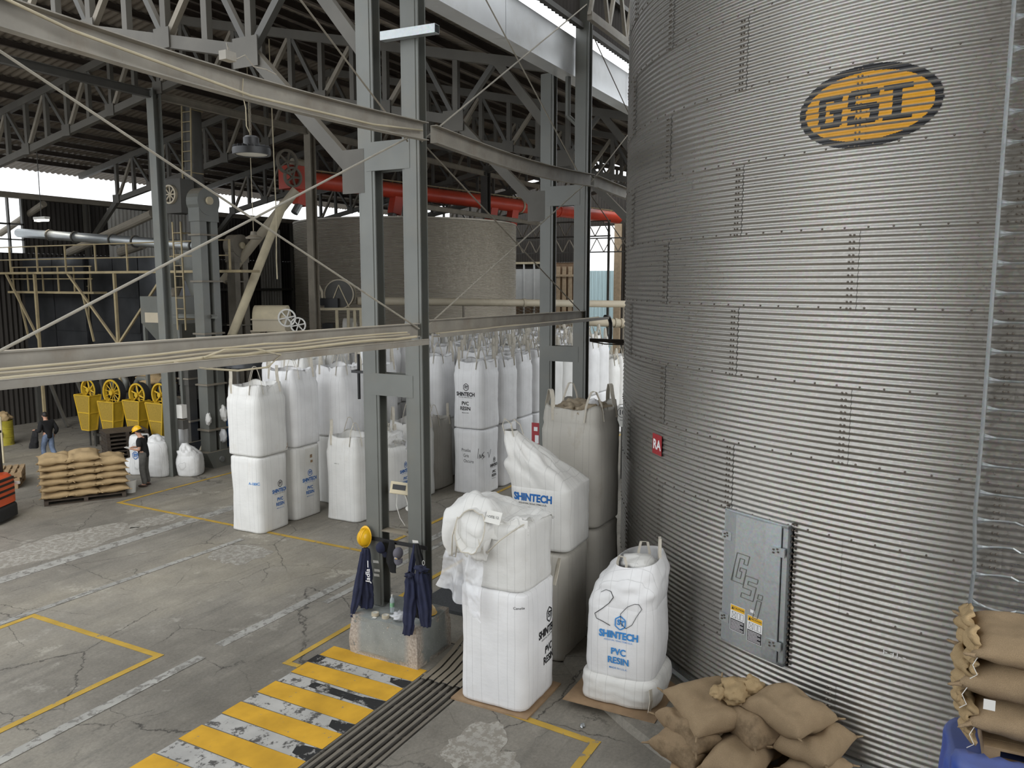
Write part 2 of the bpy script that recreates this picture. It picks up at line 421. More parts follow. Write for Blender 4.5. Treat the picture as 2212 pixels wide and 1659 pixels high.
# far long wall: corrugated sheets with a strip of open daylight under the eave and a barred opening
wb = MB()
corr_wall(wb, (4, 33), (60, 33), 0, 6.95); corr_wall(wb, (4, 33), (17.2, 33), 6.95, 9.15); corr_wall(wb, (19.9, 33), (60, 33), 6.95, 9.15)
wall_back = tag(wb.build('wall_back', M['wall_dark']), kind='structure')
pw = MB(); corr_wall(pw, (23.6, 32.9), (28.6, 32.9), 3.2, 9.05); corr_wall(pw, (32.6, 32.9), (34.2, 32.9), 3.2, 8.7)
pw.build('pale_wall_sheet', M['wall_light'], wall_back, smooth=True)
for z in (1.8, 3.6, 5.4):
    MB().box(20, 60, 32.74, 32.9, z-.06, z+.06).build('wall_rail', M['steel_dark'], wall_back)
eave = tag(MB().box(4, 60, 32.72, 33.0, 9.1, 9.32).build('trim_1', M['steel_tan']), kind='structure')
win = tag(MB().box(17.2, 19.9, 32.9, 33.05, 8.05, 8.12).build('window_1', M['steel_dark']), kind='structure')
for x in (17.2, 17.9, 18.6, 19.3, 19.85): MB().box(x-.03, x+.03, 32.9, 33.04, 6.95, 9.1).build('window_bar', M['steel_dark'], win)
MB().box(17.2, 19.9, 32.9, 33.04, 7.45, 7.5).build('window_bar', M['steel_dark'], win)
# far end wall with its bright gateway
we = MB(); E = 52.
corr_wall(we, (E, 7), (E, 19.3), 0, 12.5); corr_wall(we, (E, 21.9), (E, 33), 7.2, 12.8); corr_wall(we, (E, 28.3), (E, 33), 0, 7.2)
corr_wall(we, (E, 19.3), (E, 21.9), 9.6, 12.9)
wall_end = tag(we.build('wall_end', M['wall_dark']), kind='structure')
for i in range(4):
    y0 = 25.1+i*.82; b = MB().box(E-.05, E, y0, y0+.72, 4.6, 6.75).build('pale_panel', M['pale_panel'], wall_end)
    MB().box(E-.09, E+.02, y0+.72, y0+.82, 3.2, 7.15).build('panel_post', M['pale_panel'], wall_end)
MB().box(E-.1, E, 24.6, 28.4, 7.1, 7.25).build('panel_rail', M['cream'], wall_end)
for i in range(7):
    y0 = 22.0+i*.46; MB().box(E-.08, E, y0, y0+.27, 2.2, 6.9).build('timber_slat', M['timber'], wall_end)
for z in (2.7, 4.4, 6.2): MB().box(E-.14, E-.08, 21.9, 25.1, z, z+.16).build('timber_rail', M['timber'], wall_end)
MB().box(E+.04, E+.06, 21.9, 25.0, 0, 7.2).build('backing_board', M['board'], wall_end); MB().box(E+.04, E+.06, 25.0, 28.4, 0, 4.6).build('backing_board', M['board'], wall_end)
MB().box(E+.04, E+.06, 25.0, 28.4, 4.6, 7.2).build('backing_board', M['wall_dark'], wall_end)
for i in range(6):
    y0 = 24.95+i*.56; m_ = MB()
    for k in range(6):
        m_.bar((E-.12, y0+.02, 3.2+k*.23), (E-.12, y0+.5, 3.4+k*.23), .03, .03); m_.bar((E-.12, y0+.5, 3.2+k*.23), (E-.12, y0+.02, 3.4+k*.23), .03, .03)
    m_.build('lattice_panel', M['steel_tan'], wall_end)
cur = MB()
for i in range(14):
    y0 = 19.9+i*.14; cur.box(E+.3+.03*(i % 2), E+.33+.03*(i % 2), y0, y0+.15, 0, 6.6)
tag(cur.build('strip_curtain', M['curtain']), 'pale blue hanging strip curtain across the bright far gateway', 'curtain')
MB().box(E-.25, E+.15, 19.3, 19.75, 0, 9.7).build('gate_post', M['timber'], wall_end)
# roof of the low hall: two corrugated slopes and their purlins
def zt(v): return 10.25+(v-7.3)*.23 if v < 19 else 12.94-(v-19)*.19
def zb(v): return 9.45+(v-10.1)*.219 if v < 19 else 11.4-(v-19)*.19
rf = MB(); U0, U1, per, amp = 10.7, 47.6, .25, .03
n = int((U1-U0)/per*4)
for va, vb in ((7.55, 19.), (19., 34.)):
    vs = []; fs = []
    for i in range(n+1):
        u = U0+(U1-U0)*i/n; a = amp*math.sin(2*pi*u/per)
        vs += [(u, va, zt(va)+.32+a), (u, vb, zt(vb)+.32+a)]
    for i in range(n): fs.append((2*i, 2*i+1, 2*i+3, 2*i+2))
    rf.add(vs, fs)
ceiling = tag(rf.build('ceiling', M['roof'], smooth=True), kind='structure')
for v in [8.0+1.18*i for i in range(10)]+[19.8+1.15*i for i in range(12)]:
    MB().chan((U0, v, zt(v)+.2), (U1, v, zt(v)+.2), .09, .17, .02).build('purlin', M['purlin'], ceiling)
# upper wall of the tall bay, above the gutter
wu = MB(); corr_wall(wu, (8, 7.02), (60, 7.02), 11.0, 17.5, .17, .02)
wall_upper = tag(wu.build('wall_upper', M['wall_shade']), kind='structure')
for z in (11.05, 12.1, 13.6): MB().box(8, 60, 6.9, 7.0, z-.05, z+.05).build('wall_rail', M['steel_dark'], wall_upper)
# floor paint
def line(pts, w, m, name, z=.004):
    for i, (a, b) in enumerate(zip(pts, pts[1:])):
        a, b = Vector((*a, z+.0012*i)), Vector((*b, z+.0012*i)); d = (b-a).normalized()*w/2
        MB().bar(a-d, b+d, w, .004).build(name, m, floor)
LY = M['line_y']
line([(2, 13.65), (7.9, 13.65), (7.9, 10.42), (2, 10.42)], .11, LY, 'yellow_line')
line([(30, 18.85), (13.36, 18.85), (13.3, 10.55), (30, 10.55)], .10, LY, 'yellow_line', .005)
line([(8.66, 8.3), (8.66, 8.5), (18, 8.55)], .10, LY, 'yellow_line', .006)
line([(9.05, 5.6), (8.87, 3.53), (4, 3.58)], .11, LY, 'yellow_line', .005)
LW = M['line_w']
line([(2, 15.9), (30, 15.75)], .34, LW, 'white_line'); line([(2, 13.98), (12.6, 13.66)], .15, LW, 'white_line', .006)
line([(8.7, 9.88), (16.5, 9.9)], .2, LW, 'white_line'); line([(2, 9.7), (8.1, 9.8)], .17, LW, 'white_line', .007)
line([(10.8, 9.55), (16, 9.5)], .14, LW, 'white_line', .003)
def blot(name, c, ru, rv, m, seed, z=.004, n=40):
    poly = []
    for i in range(n):
        a = 2*pi*i/n; k = 1+.35*nz((math.cos(a)*1.3, math.sin(a)*1.3, seed), 1.6)+.12*nz((math.cos(a)*5, math.sin(a)*5, seed), 1.9)
        poly.append((c[0]+ru*k*math.cos(a), c[1]+rv*k*math.sin(a)))
    MB().prism(poly, Matrix.Translation((0, 0, z-.003)), .003).build(name, m, floor)
blot('powder_spill', (11.95, 12.9), .62, .62, M['patch'], 3)
blot('powder_spill', (10.6, 16.9), 1.7, .8, M['patch'], 11, .003)
blot('powder_spill', (7.6, 17.4), 1.5, 1.1, M['patch'], 17, .003)
blot('powder_spill', (12.9, 16.6), .8, .35, M['patch'], 23, .003)
blot('powder_spill', (8.15, 4.85), .55, .33, M['patch'], 5, .004); blot('powder_spill', (7.7, 4.4), .5, .25, M['patch'], 9, .003)
# the striped ramp beside the trench
ks = [(9.10, 9.44), (8.47, 8.83), (7.80, 8.16), (7.16, 7.50), (6.46, 6.83), (5.72, 6.1)]
for i, (a, b) in enumerate(ks):
    MB().add([(a-.02, 6.47, .006), (b+.02, 6.47, .006), (b, 8.24, .006), (a, 8.24, .006)], [(0, 1, 2, 3)]).build('yellow_stripe', M['stripe_y'], floor)
    if i < len(ks)-1:
        c, d = ks[i+1][1]+.02, a-.02
        MB().add([(c, 6.47, .005), (d, 6.47, .005), (d, 8.22, .005), (c, 8.22, .005)], [(0, 1, 2, 3)]).build('white_stripe', M['stripe_w'], floor)
        MB().add([(c, 6.47, .0056), (d, 6.47, .0056), (d-.05, 6.82, .0056), (c+.06, 6.75, .0056)], [(0, 1, 2, 3)]).build('black_stripe', M['stripe_k'], floor)
MB().add([(8.22, 6.6, .0066), (8.38, 6.6, .0066), (8.4, 7.75, .0066), (8.25, 7.7, .0066)], [(0, 1, 2, 3)]).build('black_stripe', M['stripe_k'], floor)
MB().add([(8.86, 8.08, .0066), (9.07, 8.08, .0066), (9.09, 8.27, .0066), (8.84, 8.27, .0066)], [(0, 1, 2, 3)]).build('black_stripe', M['stripe_k'], floor)
# trench grate: long bars on cross bars
gr = thing('trench_grate', 'long dark steel bar grate over the floor trench beside the yellow stripes', 'grate', (5.5, 6.05, 0))
nb = 7
for i in range(nb):
    v = TV0+.06+i*(TV1-TV0-.12)/(nb-1)
    MB().box(1.6, 9.45, v-.024, v+.024, -.05, -.004).build('grate_bar', M['grate'], gr)
for i in range(13):
    u = 1.9+i*.6; MB().box(u-.03, u+.03, TV0, TV1, -.09, -.05).build('cross_bar', M['grate'], gr)
bg = thing('bent_grate', 'bent loose grate bars lifted over the trench beside the concrete pedestal', 'grate', (9.9, 6.05, 0))
for i in range(7):
    v = TV0+.02+i*.115
    m_ = MB(); pts = [(9.2+.03*(i % 2), v, .02), (9.6, v, .035), (10.0, v+.01, .10), (10.45+.03*(i % 3), v+.02, .22)]
    m_.ribbon(pts, .085, (0, 1, 0), .012); m_.build('grate_bar', M['steel_dark'], bg)
for pts in ([(9.35, TV0-.02, .0), (9.35, TV1+.02, .0)], [(10.2, TV0, .13), (10.2, TV1+.05, .13)]): MB().bar(pts[0], pts[1], .05, .02).build('cross_bar', M['steel_dark'], bg)
tag(MB().box(11.4, 14.2, 6.5, 8.0, 0, .06).build('checker_plate', mk('tread_plate', (.075, .08, .085), .45, .5, .3, 30, bump=.6, bscale=55)), 'dark tread plate on the floor behind the concrete pedestal', 'plate')
pad = MB(); n = 72
pad.lathe([(5.6, .14), (7.6, .12), (7.72, .1), (7.76, 0)], n, Matrix.Translation((15.72, -1.096, 0)))
MB.build(pad, 'silo_pad', M['floor'], floor, smooth=.5)

# ---------------------------------------------------------------- columns
def leg(mb, u, v, z0, z1): return mb.chan((u, v, z0), (u, v, z1), .30, .20, .022, up=(1, 0, 0))
def pair_column(u, label, z0=0.):
    t = thing('laced_column', label, 'column', (u, 7.35, z0), group=None)
    for v, top in ((6.94, 17.3), (7.75, 10.2)):
        l = leg(MB(), u, v, z0, top).build('leg', M['steel_grey'], t)
        MB().box(u-.112, u-.10, v-.105, v+.105, z0+.02, top).build('cover_plate', M['steel_grey'], l)
    for z, h in ((4.2, .34), (7.62, .42)):
        MB().box(u-.118, u-.098, 6.95, 7.74, z-h/2, z+h/2).build('batten_plate', M['steel_grey'], t)
        MB().box(u+.098, u+.118, 6.95, 7.74, z-h/2, z+h/2).build('batten_plate', M['steel_grey'], t)
    return t
pair_column(10.0, 'tall grey pair of steel posts standing on the concrete pedestal', .62)
lab = ['tall grey pair of steel posts rising behind the soiled bag stack', 'grey pair of steel posts hidden behind the large silo', 'grey pair of steel posts at the far end of the row']
for u, l in zip(FU[1:4], lab): pair_column(u, l)
ped = MB()
def pedf(a, b):
    return None
def ped_side():
    n = 15; vs = []; fs = []
    x0, x1, y0, y1, H = 9.40, 10.40, 6.60, 7.92, .62
    P = []
    per = []
    for i in range(n): per.append((x0, y0+(y1-y0)*i/n))
    for i in range(n): per.append((x0+(x1-x0)*i/n, y1))
    for i in range(n): per.append((x1, y1+(y0-y1)*i/n))
    for i in range(n): per.append((x1+(x0-x1)*i/n, y0))
    nzv = 9; cx, cy = (x0+x1)/2, (y0+y1)/2
    for j in range(nzv):
        z = H*j/(nzv-1); k = 1-.05*(j/(nzv-1))
        for (x, y) in per:
            ed = max(abs(x-cx)/((x1-x0)/2), 0)+max(abs(y-cy)/((y1-y0)/2), 0)
            corner = max(0, ed-1.7)*.22
            chip = max(0, nz((x, y, z), 3.1)+.1)*.05*(1 if j in (nzv-1, nzv-2) else .4)+corner*max(0, .3+nz((x, y, z), 2.2, 4))
            vs.append((cx+(x-cx)*(k-chip), cy+(y-cy)*(k-chip), z-(.03*max(0, nz((x, y, 0), 5)) if j == nzv-1 else 0)))
    m = len(per)
    for j in range(nzv-1):
        for i in range(m): fs.append((j*m+i, j*m+m+i, j*m+m+(i+1) % m, j*m+(i+1) % m))
    vs.append((cx, cy, H)); c = len(vs)-1
    for i in range(m): fs.append(((nzv-1)*m+(i+1) % m, (nzv-1)*m+i, c))
    ped.add(vs, fs)
ped_side()
tag(ped.build('concrete_pedestal', M['pedestal'], loc=(9.9, 7.26, 0)), 'chipped grey painted concrete pedestal under the nearest posts', 'pedestal')
def post2(u, z0, z1, label, w=.28, v=20.1, mat='steel_grey'):
    return tag(MB().chan((u, v, z0), (u, v, z1), w, w, .02, up=(1, 0, 0)).build('steel_column', M[mat], loc=(u, v, z0)), label, 'column')
post2(16.1, 0, 11.2, 'single grey steel column standing in the floor by the white sacks')
post2(22.5, 0, 11.2, 'dusty steel column standing just left of the background silo', mat='steel_tan')
post2(28.75, 0, 11.2, 'dusty steel column hidden behind the near posts')
post2(35.0, 8.95, 11.2, 'short dark post standing on the beam above the background silo rim', .36, mat='steel_dark')
tag(MB().chan((29.0, 19.6, 8.95), (42, 19.6, 8.95), .14, .2).build('transfer_beam', M['steel_tan']), 'dusty beam crossing just over the background silo rim', 'beam')

# ---------------------------------------------------------------- roof trusses
def truss(u, label):
    t = thing('roof_truss', label, 'truss', (u, 19, 9), group=None)
    m = M['truss']
    def bar(name, a, b, w, h, mm=m): return MB().bar((u, *a), (u, *b), w, h, up=(1, 0, 0)).build(name, mm, t)
    bar('top_chord', (7.3, zt(7.3)), (19, zt(19)), .22, .16); bar('top_chord', (19, zt(19)), (33, zt(33)), .22, .16)
    bar('bottom_chord', (10.1, zb(10.1)), (19, zb(19)), .21, .16); bar('bottom_chord', (19, zb(19)), (30.6, zb(30.6)), .21, .16)
    bar('knee_brace', (7.85, 7.25), (10.15, 9.5), .21, .14); bar('knee_brace', (30.6, zb(30.6)), (32.7, 7.4), .2, .14)
    bar('knee_brace', (7.85, 9.2), (9.05, zt(9.05)), .2, .14); bar('web_member', (10.1, zb(10.1)), (9.05, zt(9.05)), .12, .12, M['steel_dark'])
    P = [10.1+.99*k for k in range(10)]+[20+1.06*k for k in range(11)]
    for k, v in enumerate(P):
        bar('web_member', (v, zb(v)), (v, zt(v)), .13, .12)
    for k in range(0, len(P), 2):
        v = P[k]
        for q in (k-1, k+1):
            if 0 <= q < len(P): bar('web_member', (v, zb(v)), (P[q], zt(P[q])), .10, .10, M['steel_dark'] if q > k else M['steel_tan'])
        MB().bar((u-.1, v-.19, zb(v)+.03), (u-.1, v+.19, zb(v)+.03), .02, .34, up=(0, 0, 1)).build('gusset_plate', m, t)
    for v in (7.9, 10.1): MB().box(u-.115, u-.095, v-.12 if v < 8 else v-.24, v+.3, (7.1 if v < 8 else zb(v)-.25), (7.75 if v < 8 else zb(v)+.22)).build('gusset_plate', m, t)
    for v in (9.9, 31.0): pass
    MB().chan((u, 32.75, 0), (u, 32.75, 9.1), .2, .2, .02, up=(1, 0, 0)).build('end_post', m, t)
    return t
tr0 = truss(FU[0], 'nearest roof truss, framing into the near posts above the sagging tie beam')
ordn = ['second roof truss from the camera, over the single column by the white sacks', 'third roof truss from the camera, over the column left of the background silo', 'fourth roof truss from the camera, before the background silo',
        'fifth roof truss from the camera, over the background silo', 'sixth roof truss from the camera, beyond the background silo', 'last roof truss, nearest the far end wall']
for u, l in zip(FU[1:], ordn): dup(tr0, (u, 19, 9), label=l)
# ---------------------------------------------------------------- tie beams, girts, tray, gutter, rods
for a, b, l in ((3.0, 9.9, 'dusty upper tie beam running left from the near posts'), (10.1, 16.15, 'sagging dusty tie beam between the two front pairs of posts'), (16.35, 22.4, 'upper tie beam passing behind the large silo')):
    m_ = MB(); N = 10
    for i in range(N):
        f0, f1 = i/N, (i+1)/N
        s0, s1 = -.09*math.sin(pi*f0), -.09*math.sin(pi*f1)
        p, q = (a+(b-a)*f0, 6.72, 7.9+s0), (a+(b-a)*f1, 6.72, 7.9+s1)
        m_.bar(p, q, .012, .25); 
        for k in (-1, 1): m_.bar((p[0], p[1]-.05, p[2]+.12*k), (q[0], q[1]-.05, q[2]+.12*k), .11, .012)
    tag(m_.build('tie_beam', M['beam'], loc=((a+b)/2, 6.72, 7.9)), l, 'beam')
for a, b, l in ((2.6, 9.88, 'lower grey girt left of the near posts above the cable tray'), (10.12, 16.13, 'lower grey girt between the two front pairs of posts')):
    tag(MB().chan((a, 6.85, 5.1), (b, 6.85, 5.06), .1, .2, .015).build('girt', M['beam'], loc=((a+b)/2, 6.85, 5.1)), l, 'beam')
for a, b in zip([16.2, 22.6, 28.85, 35.1], [22.4, 28.65, 34.9, 41]):
    tag(MB().chan((a, 20.1, 11.05), (b, 20.1, 11.05), .14, .22).build('tie_beam', M['steel_tan'], loc=((a+b)/2, 20.1, 11.05)),
        {16.2: 'high tie beam between the single column and the column left of the background silo', 22.6: 'high tie beam seen behind the near posts', 28.85: 'high tie beam ending at the short post over the silo', 35.1: 'high tie beam beyond the short post over the silo'}[a], 'beam')
tag(MB().chan((6, 20.1, 11.05), (16.0, 20.1, 11.05), .14, .22).build('tie_beam', M['steel_dark'], loc=(11, 20.1, 11.05)), 'high dark tie beam entering at the upper left to the single column', 'beam')
tray = thing('cable_tray', 'dusty ladder cable tray slung under the left girt', 'cable tray', (6, 6.5, 4.95))
for v in (6.66, 6.36): MB().chan((2.4, v, 4.98), (9.45, v, 4.93), .03, .08, .006).build('side_rail', M['beam'], tray)
for i in range(18): MB().box(2.6+i*.4, 2.66+i*.4, 6.36, 6.66, 4.925, 4.945).build('rung', M['beam'], tray)
tray2 = thing('cable_tray', 'short cable tray along the girt between the front posts, ending past the second posts', 'cable tray', (13.6, 6.7, 4.95))
MB().box(10.15, 17.1, 6.62, 6.76, 4.94, 4.955).box(10.15, 17.1, 6.62, 6.63, 4.955, 5.0).build('side_rail', M['beam'], tray2)
for k in range(3):
    pts = [(10.2+i*.5, 6.66+.03*k+.01*nz((i, k, 0), .9), 4.99+.03*abs(nz((i, k, 5), .7))) for i in range(14)]
    tag(MB().tube(pts, .013, 6).build('conduit', M['cream']), ['pale cable nearest the camera in the tray between the front posts', 'middle pale cable in the tray between the front posts', 'inner pale cable in the tray between the front posts'][k], 'cable')
tag(MB().tube([(17.0, 6.68, 5.0), (17.2, 6.66, 4.98), (17.28, 6.65, 4.85), (17.24, 6.63, 4.6), (17.1, 6.6, 4.42)], .045, 8).build('flexible_conduit', M['black'], smooth=True), 'thick black flexible conduit curling down from the tray end', 'cable')
for k, (dz, dv) in enumerate(((.06, .02), (.0, .16), (.1, .22))):
    pts = [(2.5+i*.45, 6.42+dv*.8+.03*nz((i, k, 2), .6), 5.0+.03*k+.04*abs(nz((i, k, 9), .8))+.012*dz) for i in range(16)]
    tag(MB().tube(pts, .012+.006*(k == 0), 6).build('cable', M['cream'] if k != 1 else M['pipe']), ['thicker pale conduit lying in the left cable tray', 'thin cream cable lying in the left cable tray', 'slack cable on the back rail of the left cable tray'][k], 'cable')
tag(MB().tube([(5.55, 6.4, 5.02), (5.8, 6.38, 5.08), (6.2, 6.36, 5.06), (6.55, 6.35, 4.97), (6.3, 6.3, 4.86), (5.9, 6.32, 4.86), (5.5, 6.36, 4.92), (5.2, 6.4, 5.0)], .011, 6).build('cable_coil', M['cream'], smooth=True), 'loose loop of pale cable hanging over the left cable tray', 'cable')
bl = thing('cable_bundle', 'tangled dark cable bundle bridging the second posts to the large silo', 'cables', (17, 6, 4.5))
for k in range(9):
    o = nz((k, 3, 1), 1.3); pts = [(16.3+i*.25, 6.75-i*.24, 4.5+.1*o-.06*math.sin(i*.6)+.05*nz((i, k, 0), .8)) for i in range(7)]
    MB().tube(pts, .014, 5).build('cable', M['purlin'], bl)
gutter = thing('box_gutter', 'long bright galvanized box gutter between the low roof and the tall wall', 'gutter', (30, 7.3, 10.1))
for i in range(14):
    a = 7+i*3.1; MB().box(a, a+3.11, 7.16, 7.17+.006*(i % 2), 10.12, 10.88).box(a, a+3.11, 7.16, 7.52, 10.10, 10.12).build('gutter_sheet', M['galv_skylit'], gutter)
MB().tube([(16.25, 7.3, 10.1), (16.25, 7.3, 9.3), (16.35, 7.1, 9.1)], .06, 10).build('downpipe', M['steel_grey'], gutter)
lat = thing('lattice_girder', 'rusty lattice girder beside the silo top along the tall wall', 'girder', (16, 6.3, 11))
MB().bar((15, 6.3, 10.85), (27, 6.3, 10.85), .1, .16).build('bottom_chord', M['beam'], lat)
for i in range(12):
    a = 15+i; MB().bar((a, 6.3, 10.85), (a+.5, 6.3, 12.2), .07, .07).build('web_member', M['beam'], lat); MB().bar((a+1, 6.3, 10.85), (a+.5, 6.3, 12.2), .07, .07).build('web_member', M['beam'], lat)
MB().bar((15, 6.3, 12.2), (27, 6.3, 12.2), .1, .16).build('top_chord', M['beam'], lat)
RODS = [((3.2, 6.8, 7.95), (9.85, 6.8, 5.08), 'pale diagonal tie rod falling from the upper left to the near posts', .0125), ((2.9, 6.8, 4.78), (9.85, 6.8, 7.88), 'pale diagonal tie rod rising from the lower left to the near posts', .0135),
        ((7.0, 6.85, 9.4), (9.7, 6.85, 7.75), 'short tie rod meeting the near posts from above left', .012), ((16.2, 6.85, 11.5), (10.05, 6.85, 7.8), 'diagonal tie rod rising from the near posts to the top of the second posts', .013),
        ((11.0, 6.85, 10.9), (16.1, 6.85, 7.85), 'diagonal tie rod falling in front of the gutter to the second posts', .013), ((10.08, 6.85, 7.78), (16.1, 6.85, 5.1), 'lower tie rod falling from the near posts across the background silo', .012),
        ((10.12, 6.85, 5.1), (16.13, 6.85, 7.82), 'lower tie rod rising across the background silo to the second posts', .013), ((16.35, 6.85, 7.82), (22.3, 6.85, 11.4), 'tie rod rising right of the second posts to the silo edge', .012),
        ((16.4, 6.85, 11.0), (22.3, 6.85, 7.9), 'tie rod crossing the bright gutter beside the silo', .012), ((16.35, 6.85, 7.7), (22.3, 6.85, 5.1), 'thin tie rod falling right of the second posts', .012)]
for a, b, l, r in RODS: tag(MB().tube([a, b], r, 6).build('tie_rod', M['rod'] if r > .0121 else M['steel_tan']), l, 'tie rod')
tag(MB().tube([(3.0, 6.6, 8.12), (4.5, 6.6, 7.86), (6.5, 6.6, 7.72), (8.6, 6.62, 7.78), (9.8, 6.66, 7.9)], .014, 6).build('cable', M['cream'], smooth=True), 'pale cable tied along the upper left tie beam', 'cable')
st = thing('square_tube', 'pale square steel tube fixed across the upper near post', 'tube', (9.7, 6.72, 9.2))
m_ = MB(); p0, p1 = onu(826, 80, 9.80), onu(944, 62, 9.80)
for oy in (-.055, .055): m_.bar(p0+Vector((oy, 0, 0)), p1+Vector((oy, 0, 0)), .008, .12)
for oz in (-.056, .056): m_.bar(p0+Vector((0, 0, oz)), p1+Vector((0, 0, oz)), .11, .008)
m_.build('tube_wall', M['galv_flat'], st)
# tall bay, unseen: side and rear walls added, roof cut, to shape the daylight
wr = MB(); corr_wall(wr, (-6, -10), (15, -10), 0, 1.2, .4, .03)
tag(wr.build('wall_added_right', M['steel_tan']), kind='structure')
wn = MB(); corr_wall(wn, (-6, 5.5), (-6, -10), 0, 17.5, .4, .03)
tag(wn.build('wall_added_near', M['steel_tan']), kind='structure')
c2 = MB().box(-6, 12, -10, 6.85, 17.5, 17.6)
tag(c2.build('ceiling', M['steel_tan']), kind='structure')
# ================================================================ silos built of curved corrugated sheets
HR, RS, Z3 = .87, 6.418, 5.456                                   # ring height, radius, height of the reference seam
DA = 2*pi/13
PIT = HR/12
def corr(z): return .0090*math.sin(2*pi*z/PIT)
def sheet_mesh(R, name, mat, na=14, ns=6, amp=1.):
    mb = MB(); rows = 12*ns+2
    def fn(s, t):
        a = -.004+s*(DA+.010); z = -.006+t*(HR+.012)
        r = R+corr(z)*amp+.006*s+.004*(1-t)
        return (r*math.cos(a), r*math.sin(a), z)
    mb.grid(fn, na, rows)
    return mb.mesh(name, mat, smooth=True)
def bolt_mesh(R, name, mat):
    mb = MB()
    def bolt(a, z, dr=0.):
        c, s_ = math.cos(a), math.sin(a); n = Vector((c, s_, 0)); t = Vector((-s_, c, 0)); k = Vector((0, 0, 1))
        o = n*(R+.014+dr)+k*z; vs = []
        for rr, h in ((.0125, -.006), (.0115, .006), (.006, .011)):
            for i in range(6): vs.append(o+(t*math.cos(i*pi/3)+k*math.sin(i*pi/3))*rr+n*h)
        fs = [(q*6+i, q*6+(i+1) % 6, q*6+6+(i+1) % 6, q*6+6+i) for q in (0, 1) for i in range(6)]+[tuple(range(12, 18))]
        mb.add(vs, fs)
    for i in range(12): bolt((i+.5)*DA/12, .025)
    for j in range(12):
        for q in (.35, 1.2): bolt(DA-q*.008, (j+.25)*PIT, .004)
    return mb.mesh(name, mat)
SC = (15.72, -1.096)
sm = sheet_mesh(RS, 'wall_sheet', M['galv']); bm_ = bolt_mesh(RS, 'bolts', M['bolt'])
silo = thing('grain_silo', 'huge shiny galvanized corrugated silo filling the right side, with an oval logo', 'silo', (*SC, 0))
A0 = math.radians(134.5)
ZB = Z3-6*HR                                                     # foot of the lowest ring
DOOR0, DOOR1 = math.radians(148.9), math.radians(156.4)
# the two rings that carry the door are cut round the opening
def cut_sheet(R, a0, a1, name):
    mb = MB(); rows = 12*6+2; na = max(3, int(14*(a1-a0)/DA)+1)
    def fn(s, t):
        a = a0+s*(a1-a0); z = -.006+t*(HR+.012); r = R+corr(z)+.004*(1-t)+.003
        return (r*math.cos(a), r*math.sin(a), z)
    mb.grid(fn, na, rows)
    return mb.mesh(name, M['galv'], smooth=True)
for k in range(13):                                              # ring k: from ZB+k*HR
    z = ZB+k*HR; half = (k % 2 == 1)                             # alternate rings shift by half a sheet
    for j in range(13):
        a = A0+j*DA+(DA/2 if half else 0)
        am = (a+DA/2) % (2*pi)
        s0 = (a+pi) % (2*pi)-pi
        if k in (1, 2) and a < 2*pi and abs(((DOOR0+DOOR1)/2-a) % (2*pi)) < DA:
            # split at the door
            if DOOR0-a > .01: place(cut_sheet(RS, a, DOOR0-.004, 'wall_sheet'), 'wall_sheet', silo, (0, 0, z))
            if a+DA-DOOR1 > .01: place(cut_sheet(RS, DOOR1+.014, a+DA+.004, 'wall_sheet'), 'wall_sheet', silo, (0, 0, z))
            continue
        o = place(sm, 'wall_sheet', silo, (0, 0, z), (0, 0, a))
        if math.radians(85) < am < math.radians(215): tag(place(bm_, 'sheet_bolts', o), kind='stuff')
MB().lathe([(RS+.07, .1), (RS+.07, .17), (RS+.02, .2), (RS+.02, ZB+.05)], 104, Matrix.Translation((*SC, 0))).build('base_ring', M['galv_flat'], silo, smooth=.5)
MB().lathe([(RS+.2, ZB+13*HR-.03), (RS+.2, ZB+13*HR+.03), (1.0, ZB+13*HR+3.0), (.01, ZB+13*HR+3.05)], 39, Matrix.Translation((*SC, 0))).build('roof_cone', M['galv'], silo)
# inner lining of the door opening so that the silo is not see-through
MB().lathe([(RS-.16, ZB), (RS-.16, ZB+5*HR)], 60, Matrix.Translation((*SC, 0))).build('inner_lining', M['steel_dark'], silo)
def cylp(a, z, r): return Vector((SC[0]+r*math.cos(a), SC[1]+r*math.sin(a), z))
am = (DOOR0+DOOR1)/2
nD = Vector((math.cos(am), math.sin(am), 0)); tD = Vector((-math.sin(am), math.cos(am), 0)); zD = Vector((0, 0, 1))
def frameM(a, z, off=0., r=RS):
    n_ = Vector((math.cos(a), math.sin(a), 0)); t_ = Vector((-math.sin(a), math.cos(a), 0))
    m = Matrix((t_, zD, n_)).transposed().to_4x4(); m.translation = Vector((SC[0], SC[1], z))+n_*(r+off)
    return m
# door: x axis runs to the right in the picture, z axis outwards
dz0, dz1 = ZB+1*HR+.06, ZB+3*HR-.04
DM = frameM(am, dz0, .085, RS*math.cos((DOOR1-DOOR0)/2)); dw = RS*(DOOR1-DOOR0); dh = dz1-dz0
dr = MB()
xs = [-dw/2-.035, -dw*.30, dw*.24, dw/2-.025]; zo = [.012, .05, .05, .012]; yb, yt = -.03, dh+.055
vs = [DM @ Vector((x, yb, q)) for x, q in zip(xs, zo)]+[DM @ Vector((x, yt, q)) for x, q in zip(xs, zo)]+[DM @ Vector((x, yb, -.008)) for x in xs]+[DM @ Vector((x, yt, -.008)) for x in xs]
fs = [(i, i+1, i+5, i+4) for i in range(3)]+[(8+i, 12+i, 13+i, 9+i) for i in range(3)]+[(i, 8+i, 9+i, i+1) for i in range(3)]+[(4+i, 5+i, 13+i, 12+i) for i in range(3)]+[(0, 4, 12, 8), (3, 11, 15, 7)]
dr.add(vs, fs); door = dr.build('door_panel', M['galv_flat'], silo); 
fr = MB()
